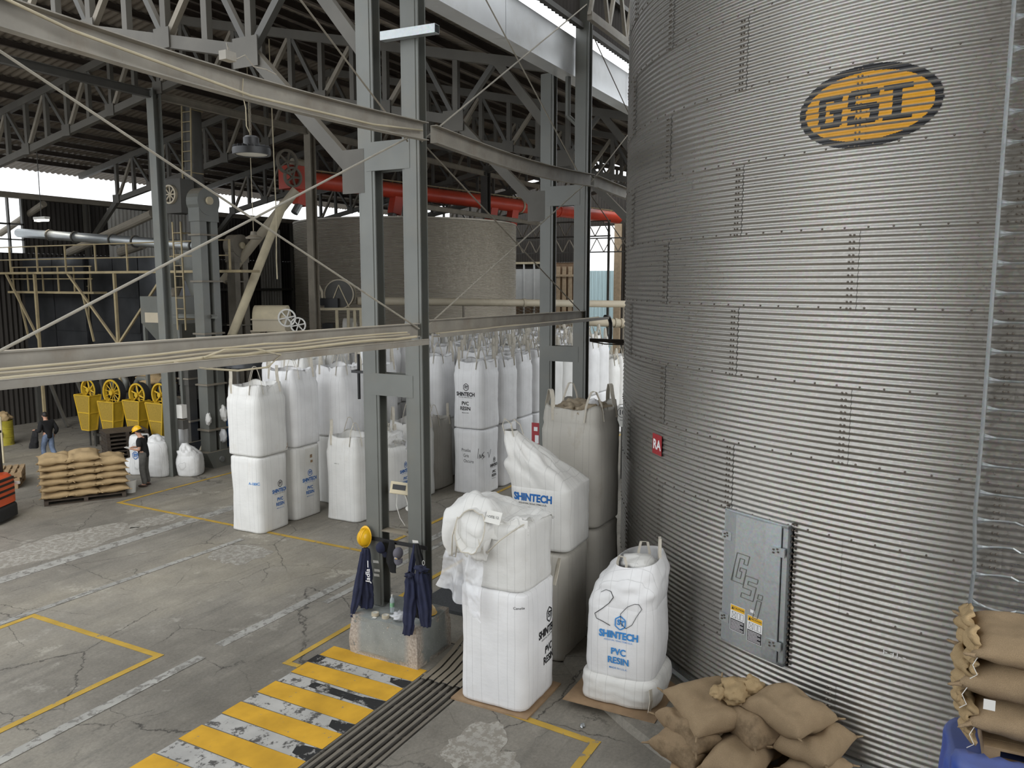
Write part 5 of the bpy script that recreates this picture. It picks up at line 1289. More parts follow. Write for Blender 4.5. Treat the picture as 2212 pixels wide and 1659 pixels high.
MB().cyl((10.06, 7.15, 2.27), (9.97, 7.15, 2.27), .035, n=14).build('joint', M['whitepl'], mo)
Mm = Matrix.Translation((9.97, 7.26, 2.58)) @ Matrix.Rotation(.25, 4, 'Y') @ Matrix.Rotation(.2, 4, 'Z')
m_ = MB(); m_.cbox((9.97, 7.26, 2.58), .05, .36, .19, M=Mm.to_3x3()); sc_ = m_.build('housing', M['cream'], mo); bv = sc_.modifiers.new('bevel', 'BEVEL'); bv.width = .012; bv.segments = 2
m_ = MB(); m_.cbox((10.02, 7.24, 2.57), .07, .22, .12, M=Mm.to_3x3()); m_.build('rear_shell', M['cream'], mo)
m_ = MB(); m_.cbox((9.943, 7.28, 2.60), .004, .22, .08, M=Mm.to_3x3()); m_.build('screen', M['black'], mo)
MB().tube([(9.98, 7.34, 2.50), (9.97, 7.36, 2.3), (9.98, 7.30, 2.1), (10.0, 7.22, 1.98)], .006, 5).build('cord', M['whitepl'], mo)
for i, (y0, z) in enumerate(((7.72, 1.33), (7.70, 1.19), (7.71, 1.11), (6.95, 1.78))):
    m_ = MB(); m_.add([(9.885, y0-.06, z), (9.885, y0+.05, z-.01), (9.885, y0+.055, z+.035), (9.885, y0-.05, z+.04)], [(0, 1, 2, 3)])
    tag(m_.build('paper_sticker', M['whitepl']), ['torn white sticker, upper of three on the left near post', 'torn white sticker, middle of three on the left near post', 'torn white sticker, lowest of three on the left near post', 'white sticker above the jacket on the right near post'][i], 'sticker')
q = onv(775, 800, 8.2); tag(MB().tube([onv(774, 765, 8.2), onv(776, 862, 8.2)], .024, 8).box(q.x-.02, 10.02, 8.17, 8.2, q.z-.02, q.z+.02).box(9.98, 10.02, 7.89, 8.2, q.z-.02, q.z+.02).build('hanging_pipe', M['black']), 'short dark pipe clamped beside the left near post', 'pipe')
lp_ = thing('high_bay_lamp', 'black round high bay lamp hanging from the left tie beam', 'lamp', (6.6, 6.72, 7.15))
MB().lathe([(0, .0), (.17, .0), (.172, -.02), (.20, -.02), (.205, .02), (.20, .05), (.10, .06), (.085, .10), (.085, .16), (.06, .18), (0, .18)], 36, Matrix.Translation((6.6, 6.72, 7.15))).build('housing', M['black'], lp_, smooth=.6)
MB().lathe([(0, -.021), (.165, -.014)], 32, Matrix.Translation((6.6, 6.72, 7.15))).build('lens', M['lens'], lp_, smooth=True)
m_ = MB()
for i in range(20):
    a = 2*pi*i/20; m_.box(-.002, .002, .10, .20, .045, .075); 
    for q in range(8): v_ = Vector(m_.v[-8+q]); m_.v[-8+q] = tuple(Matrix.Rotation(a, 3, 'Z') @ v_+Vector((6.6, 6.72, 7.15)))
tag(m_.build('cooling_fins', M['black'], lp_), kind='stuff')
m_ = MB()
for i in range(13):
    z = 7.35+i*.034; m_.tube([(6.6+.008*math.cos(a)*(i % 2), 6.72+.008*math.cos(a)*((i+1) % 2), z+.019*math.sin(a)) for a in [2*pi*k/8 for k in range(8)]], .003, 4, closed=True)
tag(m_.build('chain', M['steel_tan'], lp_), kind='stuff')
MB().tube([(6.6, 6.72, 7.33), (6.52, 6.7, 7.42), (6.5, 6.68, 7.6), (6.46, 6.68, 7.75), (6.48, 6.68, 7.9)], .006, 5).build('power_cord', M['cream'], lp_, smooth=True)
jb = thing('junction_box', 'dusty junction box with loose wires on the upper left tie beam', 'box', (6.3, 6.68, 8.03))
MB().box(6.2, 6.34, 6.62, 6.72, 8.03, 8.12).build('box_body', M['beam'], jb); MB().tube([(6.27, 6.66, 8.12), (6.25, 6.66, 8.2), (6.29, 6.66, 8.14)], .006, 5).build('wire', M['beam'], jb); MB().tube([(6.36, 6.66, 8.06), (6.5, 6.66, 8.14), (6.62, 6.66, 8.05), (6.8, 6.66, 8.06), (6.95, 6.66, 8.04)], .007, 5).build('wire', M['beam'], jb)
# small signs beside the silo, tiny litter
sg = thing('speed_sign', 'small white sign with the number 10 beside the silo edge', 'sign', (21, 8.0, 2.3))
sp = onv(1344, 900, 8.1)
m_ = MB(); m_.box(-.02, 0, -.22, .22, -.30, .30); m_.build('board', M['whitepl'], sg, local=True); sg.location = sp; sg.rotation_euler = (0, 0, -.15)
m_ = MB(); fs_ = lambda x, y: Vector((-.024, -x, y)); put_text(m_, '10', fs_, 0, .12, .22, .02)
P = [(.14*math.cos(2*pi*i/24), .12+.14*math.sin(2*pi*i/24)) for i in range(24)]
for a, c in zip(P, P[1:]+P[:1]): m_.bar(fs_(*a), fs_(*c), .014, .002, up=(1, 0, 0))
put_text(m_, 'km/h', fs_, 0, -.10, .06); m_.build('lettering', M['black_ink'], sg, local=True); MB().cyl((0, 0, -.3), (0, 0, -sp.z), .03, n=8).build('post', M['steel_dark'], sg, local=True)
fx = onu(1160, 940, 17.2); fe = thing('fire_sign', 'small red fire sign seen above the slumped bag', 'sign', fx)
m_ = MB(); m_.box(-.01, 0, -.14, .14, -.3, .3); m_.build('board', M['signred'], fe, local=True); m_ = MB(); f_ = lambda x, y: Vector((-.013, -x, y)); quad(m_, f_, -.05, .05, -.2, 0); quad(m_, f_, -.08, .02, .1, .2); m_.build('pictogram', M['white_ink'], fe, local=True)
MB().cyl((.02, 0, -.3), (.02, 0, -fx.z), .02, n=8).build('post', M['signred'], fe, local=True)
p_ = onz(1258, 1570); tag(lump((p_.x, p_.y, .02), .03, 3, 12, 8, .5, (1.4, 1, .7)).build('foil_scrap', M['galv_flat']), 'tiny crumpled foil scrap on the floor before the flattened bag', 'litter')
# ================================================================ people
def skin_mesh(name, chains, mat, parent, sub=2):
    """one continuous surface grown on chains of (point, radius); the first chain starts at the root"""
    vs, rs, es, key = [], [], [], {}
    for ch in chains:
        prev = None
        for p, r in ch:
            k_ = tuple(round(c, 4) for c in p)
            if k_ not in key: key[k_] = len(vs); vs.append(p); rs.append(r)
            i = key[k_]
            if prev is not None and prev != i: es.append((prev, i))
            prev = i
    me = bpy.data.meshes.new(name); me.from_pydata(vs, es, []); me.materials.append(mat)
    o = bpy.data.objects.new(name, me); COL.objects.link(o); o.parent = parent
    md = o.modifiers.new('grow', 'SKIN'); md.use_smooth_shade = True
    for i, r in enumerate(rs):
        s = me.skin_vertices[0].data[i]; s.radius = (r, r) if not isinstance(r, tuple) else r; s.use_root = (i == 0)
    if sub: m2 = o.modifiers.new('smooth', 'SUBSURF'); m2.levels = sub; m2.render_levels = sub
    return o
def person(label, loc, rz, legs, arms, bend, top, trousers, short, k=1., headtilt=0., hat=False):
    t = thing('person', label, 'person', loc, rz); t.scale = (k, k, k)
    pel, sp1, chest, neck = (0, 0, .93), (bend*.3, 0, 1.10), (bend*.8, 0, 1.30), (bend*1.05+.01, 0, 1.43)
    hx = neck[0]+headtilt
    hd0, hd1, hd2 = (hx, 0, 1.50), (hx+.015+headtilt*.4, 0, 1.58), (hx+.005+headtilt*.6, 0, 1.665)
    chains = [[(pel, (.115, .09)), (sp1, (.11, .09)), (chest, (.125, .095)), (neck, .055), (hd0, .062), (hd1, (.082, .09)), (hd2, .062)]]
    for (hip, knee, ank, toe) in legs:
        chains.append([(pel, (.115, .09)), (hip, .085), (knee, .058), (ank, .042), (toe, .034)])
    for a in arms:
        sh_, el, wr = a[0], a[1], a[2]; d = (Vector(wr)-Vector(el)).normalized(); palm = tuple(Vector(wr)+d*.06)
        chains.append([(chest, (.125, .095)), (sh_, .06), (el, .042), (wr, .027), (palm, (.034, .018))])
        sd = d.cross(Vector((0, 0, 1))).normalized(); cu = Vector((0, 0, -1))
        for i, (o, ln) in enumerate(((-.024, .062), (-.008, .07), (.008, .066), (.024, .052))):
            b0 = Vector(palm)+d*.022+sd*o; chains.append([(palm, (.034, .018)), (tuple(b0), .010), (tuple(b0+d*ln*.5+cu*.008), .009), (tuple(b0+d*ln+cu*.03), .0075)])
        b0 = Vector(wr)+d*.035-sd*.035; chains.append([(palm, (.034, .018)), (tuple(b0), .011), (tuple(b0+d*.04+cu*.015), .009)])
    skin_mesh('body', chains, M['skin'], t)
    H = Vector(hd1)
    lump((H.x+.085, 0, H.z-.005), .016, 1, 10, 8, .05, (1, .8, 1.4)).build('nose', M['skin'], t, smooth=True, local=True)
    for s_ in (-1, 1):
        lump((H.x, s_*.083, H.z), .022, 2, 10, 8, .05, (.8, .4, 1.3)).build('ear', M['skin'], t, smooth=True, local=True)
        lump((H.x+.078, s_*.03, H.z+.022), .010, 3, 8, 6, 0, (.6, 1.2, .8)).build('eye', M['hair'], t, smooth=True, local=True)
    MB().tube([(H.x+.083, -.022, H.z-.045), (H.x+.088, 0, H.z-.047), (H.x+.083, .022, H.z-.045)], .005, 5).build('mouth', mk('lips', (.36, .15, .12)), t, local=True)
    def hf(s, q):
        th = 2*pi*s; ph = pi/2-q*(1.75+.25*math.cos(th+pi)); d = Vector((math.cos(th)*math.cos(ph)*.098, math.sin(th)*math.cos(ph)*.09, math.sin(ph)*.112)); return H+Vector((-.008, 0, .022))+d
    MB().grid(hf, 24, 12, True).build('hair', M['hair'], t, smooth=True, local=True)
    sc_ = [[(tuple(Vector(pel)+Vector((0, 0, -.12))), (.155, .13)), (pel, (.16, .135)), (sp1, (.158, .132)), (chest, (.172, .130)), (tuple(Vector(neck)+Vector((0, 0, -.02))), .072)]]
    for a in arms:
        s0, e0 = Vector(a[0]), Vector(a[1]); end = s0.lerp(e0, .75) if short else e0
        c = [(chest, (.172, .130)), (tuple(s0), .088), (tuple(end), .072)]
        if not short: c.append((tuple(Vector(a[1]).lerp(Vector(a[2]), .95)), .05))
        sc_.append(c)
    skin_mesh('shirt', sc_, M[top], t)
    tc = [[(tuple(Vector(pel)+Vector((0, 0, .12))), (.135, .11)), (pel, (.148, .122))]]
    for (hip, knee, ank, toe) in legs: tc.append([(pel, (.148, .122)), (hip, .112), (knee, .084), (tuple(Vector(ank)+Vector((0, 0, -.01))), .072)])
    skin_mesh('trousers', tc, M[trousers], t)
    for (hip, knee, ank, toe) in legs:
        a, b = Vector(ank), Vector(toe); d = Vector((b.x-a.x, b.y-a.y, 0)).normalized(); z = min(a.z, b.z)
        c = a+d*.06; lump((c.x, c.y, max(.042, b.z+.008)), .05, 5, 16, 10, .05, (1, 1, .8)) 
        q = lump((0, 0, 0), .05, 5, 16, 10, .05, (2.7, .95, .84)); R3 = Matrix.Rotation(math.atan2(d.y, d.x), 3, 'Z')
        q.v = [tuple(R3 @ Vector(v)+Vector((c.x, c.y, max(.042, b.z+.008)))) for v in q.v]; q.build('shoe', mk('dark_boot', (.05, .03, .022), .7), t, smooth=True, local=True)
    if hat:
        h = helmet('yellow hard hat', (0, 0, 0), (0, 0, 0)); h.parent = t; h.name = 'hard_hat'; 
        del h['category']; h['label'] = 'yellow hard hat worn by the person'
        h.location = H+Vector((.0, 0, .04)); h.rotation_euler = (0, .42, 0)
    return t
p1 = person('person in a yellow hard hat, black polo and grey trousers, looking down at papers', (14.86, 19.75, 0), math.radians(122),
    [((0, .09, .88), (.03, .10, .48), (-.03, .11, .08), (.12, .13, .03)), ((0, -.09, .88), (.02, -.11, .48), (-.04, -.13, .08), (.11, -.15, .03))],
    [((.05, .19, 1.37), (.02, .25, 1.09), (.27, .10, 1.10)), ((.05, -.19, 1.37), (.03, -.25, 1.09), (.27, -.08, 1.12))], .05, 'blackcloth', 'greycloth', True, 1.0, .05, True)
m_ = MB(); m_.cbox((.40, .02, 1.12), .20, .16, .008, M=Matrix.Rotation(-.25, 3, 'Y')); o = tag(m_.build('note_pad', M['whitepl'], loc=(0, 0, 0)), 'small white note pad held by the person in the hard hat', 'note pad')
o.location = (14.86, 19.75, 0); o.rotation_euler = (0, 0, math.radians(122))
p2 = person('person in a black jacket and blue jeans walking away with a dark garment', (15.40, 25.05, 0), math.radians(92),
    [((0, .09, .88), (.16, .09, .50), (.10, .09, .10), (.24, .10, .04)), ((0, -.09, .88), (-.02, -.10, .48), (-.26, -.10, .14), (-.16, -.10, .04))],
    [((.03, .20, 1.37), (-.02, .29, 1.10), (.24, .26, 1.12)), ((.03, -.20, 1.37), (-.10, -.27, 1.10), (.06, -.28, .92))], .04, 'blackcloth', 'jeans', False, .97, .02)
cl = thing('garment', 'dark garment hanging from the walking person’s arm', 'cloth', (15.40, 25.05, 0), math.radians(92))
cl['label'] = 'dark garment hanging from the arm of the walking person in jeans'
q = cloth_tube(None, [(.20, .27, 1.06), (.20, .30, .9), (.24, .31, .7), (.30, .30, .52)], [.05, .09, .11, .13], [.12, .13, .14, .16], 33, 4); q.build('cloth', M['blackcloth'], cl, smooth=True, local=True)
# ================================================================ left side of the hall
pb = onz(283, 1063); t = thing('bucket', 'white plastic bucket on the floor between the neat burlap stack and the person', 'bucket', pb)
MB().lathe([(0, .0), (.125, 0), (.15, .32), (.157, .32), (.157, .345), (.145, .345), (.12, .02), (0, .02)], 28).build('pail', M['whitepl'], t, smooth=.6, local=True)
MB().tube([(.155*math.cos(a), .155*math.sin(a), .30-.10*math.sin(a)) for a in [pi*i/12 for i in range(13)]], .005, 5).build('handle', M['steel_tan'], t, local=True)
# orange lift truck, only its rear corner reaches into the frame
fo = onz(14, 1128); fk = thing('lift_truck', 'orange lift truck whose rear corner enters at the left edge', 'truck', (fo.x, fo.y, 0), math.atan2(-Rv.y, -Rv.x))
def rbox(mb, x0, x1, y0, y1, z0, z1, r=.12):
    def f(s, q):
        th = 2*pi*s; p = 6; c, d = math.cos(th), math.sin(th); k = 1/(abs(c)**p+abs(d)**p)**(1/p); e = 1-.12*max(0, (q-.75)/.25)**2
        return Vector(((x0+x1)/2+(x1-x0)/2*c*k*e, (y0+y1)/2+(y1-y0)/2*d*k*e, z0+(z1-z0)*q))
    g_ = MB().grid(f, 40, 12, True); mb.add(g_.v, g_.f); n = 40
    top = [g_.v[11*n+i] for i in range(n)]; bot = [g_.v[i] for i in range(n)]; mb.add(top, [tuple(range(n))]); mb.add(bot, [tuple(range(n))[::-1]]); return mb
rbox(MB(), .0, 1.9, -.62, .55, .42, 1.12).build('counterweight', M['orange'], fk, smooth=.7, local=True)
rbox(MB(), -.04, 1.7, -.60, .53, .08, .42).build('bumper', M['rubber'], fk, smooth=.7, local=True)
for z in (.60, .74, .88, 1.0): MB().box(-.012, .25, -.40, .30, z, z+.055).build('grille_slot', M['black'], fk, local=True)
MB().box(-.015, .2, -.63, -.58, .80, .86).build('reflector', M['whitepl'], fk, local=True)
MB().box(.5, 1.7, -.5, .5, 1.12, 1.5).build('seat', M['black'], fk, local=True)
for x, y in ((.35, -.5), (.35, .45), (1.6, -.5), (1.6, .45)): MB().box(x-.03, x+.03, y-.03, y+.03, 1.1, 2.1).build('guard_post', M['black'], fk, local=True)
MB().box(.3, 1.7, -.55, .5, 2.1, 2.16).build('overhead_guard', M['black'], fk, local=True)
for x in (.45, 1.55):
    for y in (-.5, .42): MB().cyl((x, y-.1, .27), (x, y+.1, .27), .27, n=20).build('wheel', M['rubber'], fk, local=True)
# empty pallets
pp = onz(62, 1047); rzp = math.radians(50)
for i in range(3): pallet('pallet', ['lowest of the empty pallets stacked at the left edge', 'middle of the empty pallets stacked at the left edge', 'topmost of the empty pallets stacked at the left edge'][i], 'pallet', (pp.x-.45+.03*i, pp.y+.62, .15*i+.002), rzp+.04*i, 1.2, 1.1, 'wood', .15)
d0 = onz(22, 962); dm = thing('steel_drum', 'yellow steel drum with blue patch standing at the left edge', 'drum', (d0.x, d0.y+.3, 0))
MB().lathe([(0, 0), (.30, 0), (.30, .02), (.29, .03), (.29, .29), (.30, .30), (.29, .31), (.29, .58), (.30, .59), (.29, .60), (.29, .86), (.30, .88), (.27, .88), (.27, .86), (0, .86)], 36).build('shell', mk('old_yellow_drum', (.38, .32, .03), .55, 0, .2, 4, dirt=(.6, (.05, .05, .04))), dm, smooth=.6, local=True)
lump((-.24, -.16, .42), .13, 3, 18, 10, .2, (.5, 1, 1)).build('blue_patch', M['bluemachine'], dm, smooth=True, local=True)
tag(lump((d0.x, d0.y+.3, .98), .26, 8, 24, 14, .35, (1, 1, .75)).build('sack_bundle', M['burlap2'], smooth=True), 'crumpled tan sack bundle on top of the yellow drum', 'sack')
tag(MB().cyl((onz(8, 1000).x, onz(8, 1000).y, 0), (onz(8, 1000).x, onz(8, 1000).y, 1.5), .035, n=8).build('bollard', M['cream'], loc=(onz(8, 1000).x, onz(8, 1000).y, 0)), 'cream pipe bollard at the left edge before the yellow drum', 'bollard')
# dark grids stacked behind the person
g0 = onz(262, 1003)
for i in range(8):
    t = pallet('pallet', f'dark slatted pallet, {["lowest", "second", "third", "fourth", "fifth", "sixth", "seventh", "topmost"][i]} in the dark stack behind the person in the hard hat', 'pallet', (g0.x+.55+.05*nz((i, 1, 1), 2.2), g0.y+.5+.06*nz((i, 4, 1), 2.2), .125*i+.003), math.radians(-24+5*nz((i, 7, 1), 2.3)), 1.25, 1.0, 'darkwood', .125)
# white sacks round the column
def whitesack(label, px, py, w, h, seed, rz=.4, cat='sack', b=None):
    q = onz(px, py); B_ = Bag(a=w/2, H=h, bul=.16, seed=seed, amp=.05, skirt=.0, p0=4, p1=2.8); t = thing('white_sack', label, cat, (q.x+w*.35, q.y+.1, 0), rz)
    place(B_.body('sack_body', M['sack'], top='flat', n=36), 'sack_body', t)
    return t, B_, q
t, B_, q = whitesack('tall full white sack behind the person in the hard hat', 332, 1030, .78, 1.0, 61)
slump(B_, (.1, .1, 1.22), .08, 36, 10).build('slumped_top', M['sack'], t, smooth=True, local=True)
t, B_, q = whitesack('white sack with blue mark just left of the person in the hard hat', 300, 1026, .48, 1.15, 62)
m_ = MB(); hexlogo(m_, B_.face('u', .02), 0, .62, .2); t2 = addprint(t, m_, [M['blue_ink']])
whitesack('squat white sack on the floor left of the person in the hard hat', 285, 1022, .42, .38, 63)
t, B_, q = whitesack('slumped white sack right of the single column', 405, 1029, .62, .62, 64)
slump(B_, (-.12, .1, 1.0), .07, 36, 10).build('slumped_top', M['sack'], t, smooth=True, local=True)
whitesack('narrow white sack standing against the single column', 396, 1018, .3, 1.5, 65)
tag(MB().box(16.2, 16.38, 19.72, 19.95, 1.75, 2.15).build('control_box', M['whitepl'], loc=(16.3, 19.8, 1.9)), 'white control box on the right side of the single column', 'box')
tag(MB().box(16.2, 16.4, 19.70, 19.95, 1.42, 1.70).build('switch_box', M['steel_dark'], loc=(16.3, 19.8, 1.5)), 'dark switch box under the white control box', 'box')
# four flywheel guards on their roller machines
mill = thing('roller_mill', 'dark roller mill line behind the yellow guards', 'machine', (18.6, 24.2, 0))
for v in (26.5, 25.6, 24.9, 24.2, 23.5, 22.9, 22.2):
    MB().box(18.0, 18.12, v-.06, v+.06, 0, 1.5).build('leg', M['steel_dark'], mill); MB().box(19.3, 19.42, v-.06, v+.06, 0, 1.5).build('leg', M['steel_dark'], mill)
for z in (.32, 1.45):
    MB().box(18.0, 18.1, 22.0, 26.6, z, z+.1).build('frame_rail', M['steel_dark'], mill)
for i, v in enumerate((25.97, 24.7, 23.46, 22.35)):
    MB().cyl((18.15, v, 1.78), (19.4, v, 1.78), .22, n=18).build('roller', M['steel_dark'], mill)
    MB().box(18.3, 19.2, v-.4, v+.4, 1.2, 2.0).build('housing', M['black'], mill)
    MB().tube([(18.6, v+.2, 2.0), (18.6, v+.2, 2.25), (18.6, v+.05, 2.42), (18.6, v-.35, 2.42), (18.6, v-.5, 2.3), (18.6, v-.5, 1.9)], .10, 10).build('elbow_pipe', M['steel_grey'], mill, smooth=True)
lump((19.0, 24.3, 2.35), .5, 6, 24, 14, .35, (1, 1.6, .5)).build('dust_cover', M['burlap2'], mill, smooth=True)
def guard(v, zw, rw, zt_, zb_, label, spokes):
    t = thing('flywheel', label+' flywheel above its yellow guard', 'wheel', (17.86, v, zw))
    def ring(mb, r0, r1, x0, x1): mb.lathe([(r0, x0), (r1, x0), (r1, x1), (r0, x1), (r0, x0)], 36, Matrix.Rotation(math.radians(90), 4, 'Y')); return mb
    ring(MB(), rw*.86, rw, -.07, .07).build('rim', M['yellow'], t, smooth=.6, local=True)
    ring(MB(), rw*.99, rw*1.03, -.05, .16).build('belt', M['rubber'], t, smooth=.6, local=True)
    MB().cyl((-.1, 0, 0), (.25, 0, 0), rw*.2, n=14).build('hub', M['yellow'], t, local=True)
    for i in range(spokes):
        a = 2*pi*(i+.3)/spokes; MB().tube([(0, 0, 0), (0, rw*.9*math.cos(a), rw*.9*math.sin(a))], [rw*.09, rw*.055] if spokes < 8 else [rw*.035, rw*.03], 6).build('spoke', M['yellow'], t, local=True)
    g_ = thing('belt_guard', label+' tapered yellow mesh belt guard', 'guard', (17.7, v-.1, zb_))
    h = zt_-zb_; wt, wb, dt, db = .42, .20, .44, .30
    def P(y, x, z): return Vector((x, y, z))
    c = {}
    for nm, z, w, d in (('t', h, wt, dt), ('b', 0, wb, db)):
        c[nm] = [Vector((-d/2, w, z)), Vector((-d/2, -w, z)), Vector((d/2, -w, z)), Vector((d/2, w, z))]
    for i in range(4):
        j = (i+1) % 4
        if i != 2: MB().add([c['b'][i], c['b'][j], c['t'][j], c['t'][i]], [(0, 1, 2, 3)]).build('mesh_panel', M['mesh'] if i != 1 else M['yellow'], g_, local=True)
        MB().bar(c['b'][i], c['t'][i], .035).build('frame_bar', M['yellow'], g_, local=True)
    fb = MB()
    for f in (0., .5, 1.):
        q = [c['b'][i].lerp(c['t'][i], f) for i in range(4)]
        for i in range(4): MB().bar(q[i], q[(i+1) % 4], .035).build('frame_bar', M['yellow'], g_, local=True)
    for s_ in (-1, 1): MB().bar((.1, s_*.15, 0), (.1, s_*.15, -zb_), .05).build('foot', M['steel_dark'], g_, local=True)
for (x, yw, rpx, yt, yb, l, n_) in ((194, 842, 24, 853, 928, 'first from the left,', 6), (244, 848, 29, 867, 949, 'second from the left,', 12), (298.5, 853, 26, 865, 948, 'third from the left,', 6), (348, 853, 26, 870, 948, 'fourth, partly behind the single column,', 6)):
    v = onu(x, 850, 17.86).y; dist = (Vector((17.86, v, 2))-EYE).dot(_F); guard(v, zat(17.86, v, yw), rpx*dist/CF, zat(17.6, v, yt), zat(17.6, v, yb), l, n_)
# bucket elevators
def elevator(u, v, top, label, mat, w=.26, gap=.42, base=True):
    t = thing('bucket_elevator', label, 'elevator', (u, v, 0))
    for i, du in enumerate((0, gap)):
        MB().box(u+du-w/2, u+du+w/2, v-.2, v+.2, .5, top).build('trunk', M[mat], t)
    for z in (1.2, 2.62, 4.2, 5.8, 7.2):
        if z < top: MB().box(u-w/2-.06, u+gap+w/2+.06, v-.26, v+.26, z-.025, z+.025).build('flange', M['steel_tan'], t)
    b = MB(); b.add([(u-.1, v-.3, 0), (u+gap+.35, v-.3, 0), (u+gap+.35, v+.3, 0), (u-.1, v+.3, 0), (u-.35, v-.3, .52), (u+gap+.35, v-.3, .52), (u+gap+.35, v+.3, .52), (u-.35, v+.3, .52)], [(0,3,2,1),(4,5,6,7),(0,1,5,4),(1,2,6,5),(2,3,7,6),(3,0,4,7)])
    b.build('boot', M[mat], t); MB().cyl((u+gap*.5, v-.34, .25), (u+gap*.5, v-.30, .25), .09, n=12).build('bearing', M['galv_flat'], t)
    MB().cyl((u+gap/2, v-.25, top+.1), (u+gap/2, v+.25, top+.1), .42, n=24).box(u-w/2-.03, u+gap+w/2+.03, v-.235, v+.235, top-.5, top+.1).build('head', M[mat], t)
    MB().cyl((u+gap/2, v-.32, top+.12), (u+gap/2, v-.25, top+.12), .12, n=16).build('bearing', M['cream'], t)
    return t
elevator(17.42, 20.05, 8.1, 'tall grey twin trunk bucket elevator right of the single column', 'steel_grey')
elevator(18.3, 21.9, 2.9, 'short dark twin trunk elevator behind the tall bucket elevator', 'steel_dark', .3, .45)
elevator(21.6, onu(505, 600, 21.6).y, 7.0, 'distant grey twin trunk elevator behind the cream inclined spout', 'steel_tan', .25, .4)
def ladder(label, p0, p1, w, side, mat='rail', step=.3):
    p0, p1, sd = Vector(p0), Vector(p1), Vector(side).normalized()*w/2; t = thing('ladder', label, 'ladder', p0); m = M[mat]
    for s_ in (-1, 1): MB().bar(p0+sd*s_, p1+sd*s_, .05, .03).build('stile', m, t)
    n = int((p1-p0).length/step); rung = None
    for f in (.1, .9):
        for s_ in (-1, 1): c = p0.lerp(p1, f)+sd*s_; MB().bar(c, c+Vector((.5, 0, 0)), .03).build('bracket', m, t)
    for i in range(1, n):
        c = p0.lerp(p1, i/n); MB().tube([c-sd, c+sd], .016, 5).build('rung', m, t)
    return t
ladder('yellow ladder up the left side of the tall bucket elevator', (17.2, 20.75, 4.3), (17.2, 20.75, 7.6), .36, (0, 1, 0))
ladder('yellow ladder on the tall round duct under the roof', onu(404, 390, 19.2), onu(402, 220, 19.2), .42, (0, 1, 0))
ladder('dusty yellow ladder in front of the black tanks', onu(186, 745, 19.6), onu(184, 600, 19.6), .4, (0, 1, 0))
dd0, dd1 = onu(413, 225, 19.6), onu(417, 500, 19.6)
du = thing('round_duct', 'tall dark round duct with cyclone beside the tall bucket elevator', 'duct', dd1)
MB().cyl((dd0.x, dd0.y, 7.0), (dd0.x, dd0.y, dd0.z), .30, n=20).build('duct', M['steel_dark'], du, smooth=.7)
MB().lathe([(.28, 7.1), (.62, 6.95), (.62, 6.35), (.2, 5.0), (.2, 4.7)], 28, Matrix.Translation((dd0.x, dd0.y, 0))).build('cyclone', M['steel_grey'], du, smooth=.6)
MB().tube([(dd0.x, dd0.y+.6, 6.6), (dd0.x, dd0.y+1.1, 6.55), (dd0.x, dd0.y+1.35, 6.2), (dd0.x, dd0.y+1.4, 5.6)], .24, 14).build('inlet_elbow', M['steel_grey'], du, smooth=True)
pu = onu(367, 420, 18.6); fw = thing('belt_pulley', 'pale spoked pulley wheel high behind the single column', 'wheel', pu)
MB().lathe([(.26, -.05), (.31, -.05), (.31, .05), (.26, .05), (.26, -.05)], 28, Matrix.Rotation(pi/2, 4, 'Y')).build('rim', M['pipe'], fw, local=True)
for i in range(8): MB().tube([(0, 0, 0), (0, .28*math.cos(i*pi/4), .28*math.sin(i*pi/4))], .025, 5).build('spoke', M['pipe'], fw, local=True)
MB().box(pu.x+.05, pu.x+.6, pu.y-.45, pu.y+.35, pu.z-.6, pu.z+.5).build('bearing_box', M['steel_dark'], fw)
# catwalk on posts
cw = thing('catwalk', 'dusty yellow railed catwalk crossing before the black tanks', 'catwalk', (18.45, 26, 6.1))
v0, v1 = 19.4, 33.0
MB().box(18.42, 19.2, v0, v1, 6.08, 6.16).build('deck', M['rail'], cw)
for z in (6.62, 7.1): MB().tube([(18.45, 20.0, z), (18.45, 32.6, z)], .024, 6).build('handrail', M['rail'], cw)
for v in (19.9, 21.4, 23.1, 24.8, 26.5, 28.2, 29.9, 31.6): MB().bar((18.45, v, 6.1), (18.45, v, 7.12), .05).build('rail_post', M['rail'], cw)
for v in (20.6, 25.6, 30.2): MB().bar((18.5, v, 0), (18.5, v, 6.1), .09).build('post', M['rail'], cw)
for v, w in ((25.6, 28.2), (25.6, 23.0), (30.2, 32.0)): MB().bar((18.5, v, 3.6), (18.5, w, 6.08), .07).build('brace', M['rail'], cw)
cw2 = thing('platform', 'lower yellow railed platform on the front of the black tanks', 'platform', (20, 31, 5))
MB().box(18.85, 19.4, 27.3, 32.6, 5.35, 5.43).build('deck', M['rail'], cw2)
for z in (5.9, 6.35): MB().tube([(18.9, 27.4, z), (18.9, 32.4, z)], .024, 6).build('handrail', M['rail'], cw2)
for i in range(6): MB().bar((18.9, 27.5+i*.95, 5.4), (18.9, 27.5+i*.95, 6.36), .045).build('rail_post', M['rail'], cw2)
for v in (27.6, 31.6): MB().bar((18.95, v, 3.6), (18.95, v+.5, 5.4), .06).build('brace', M['rail'], cw2)
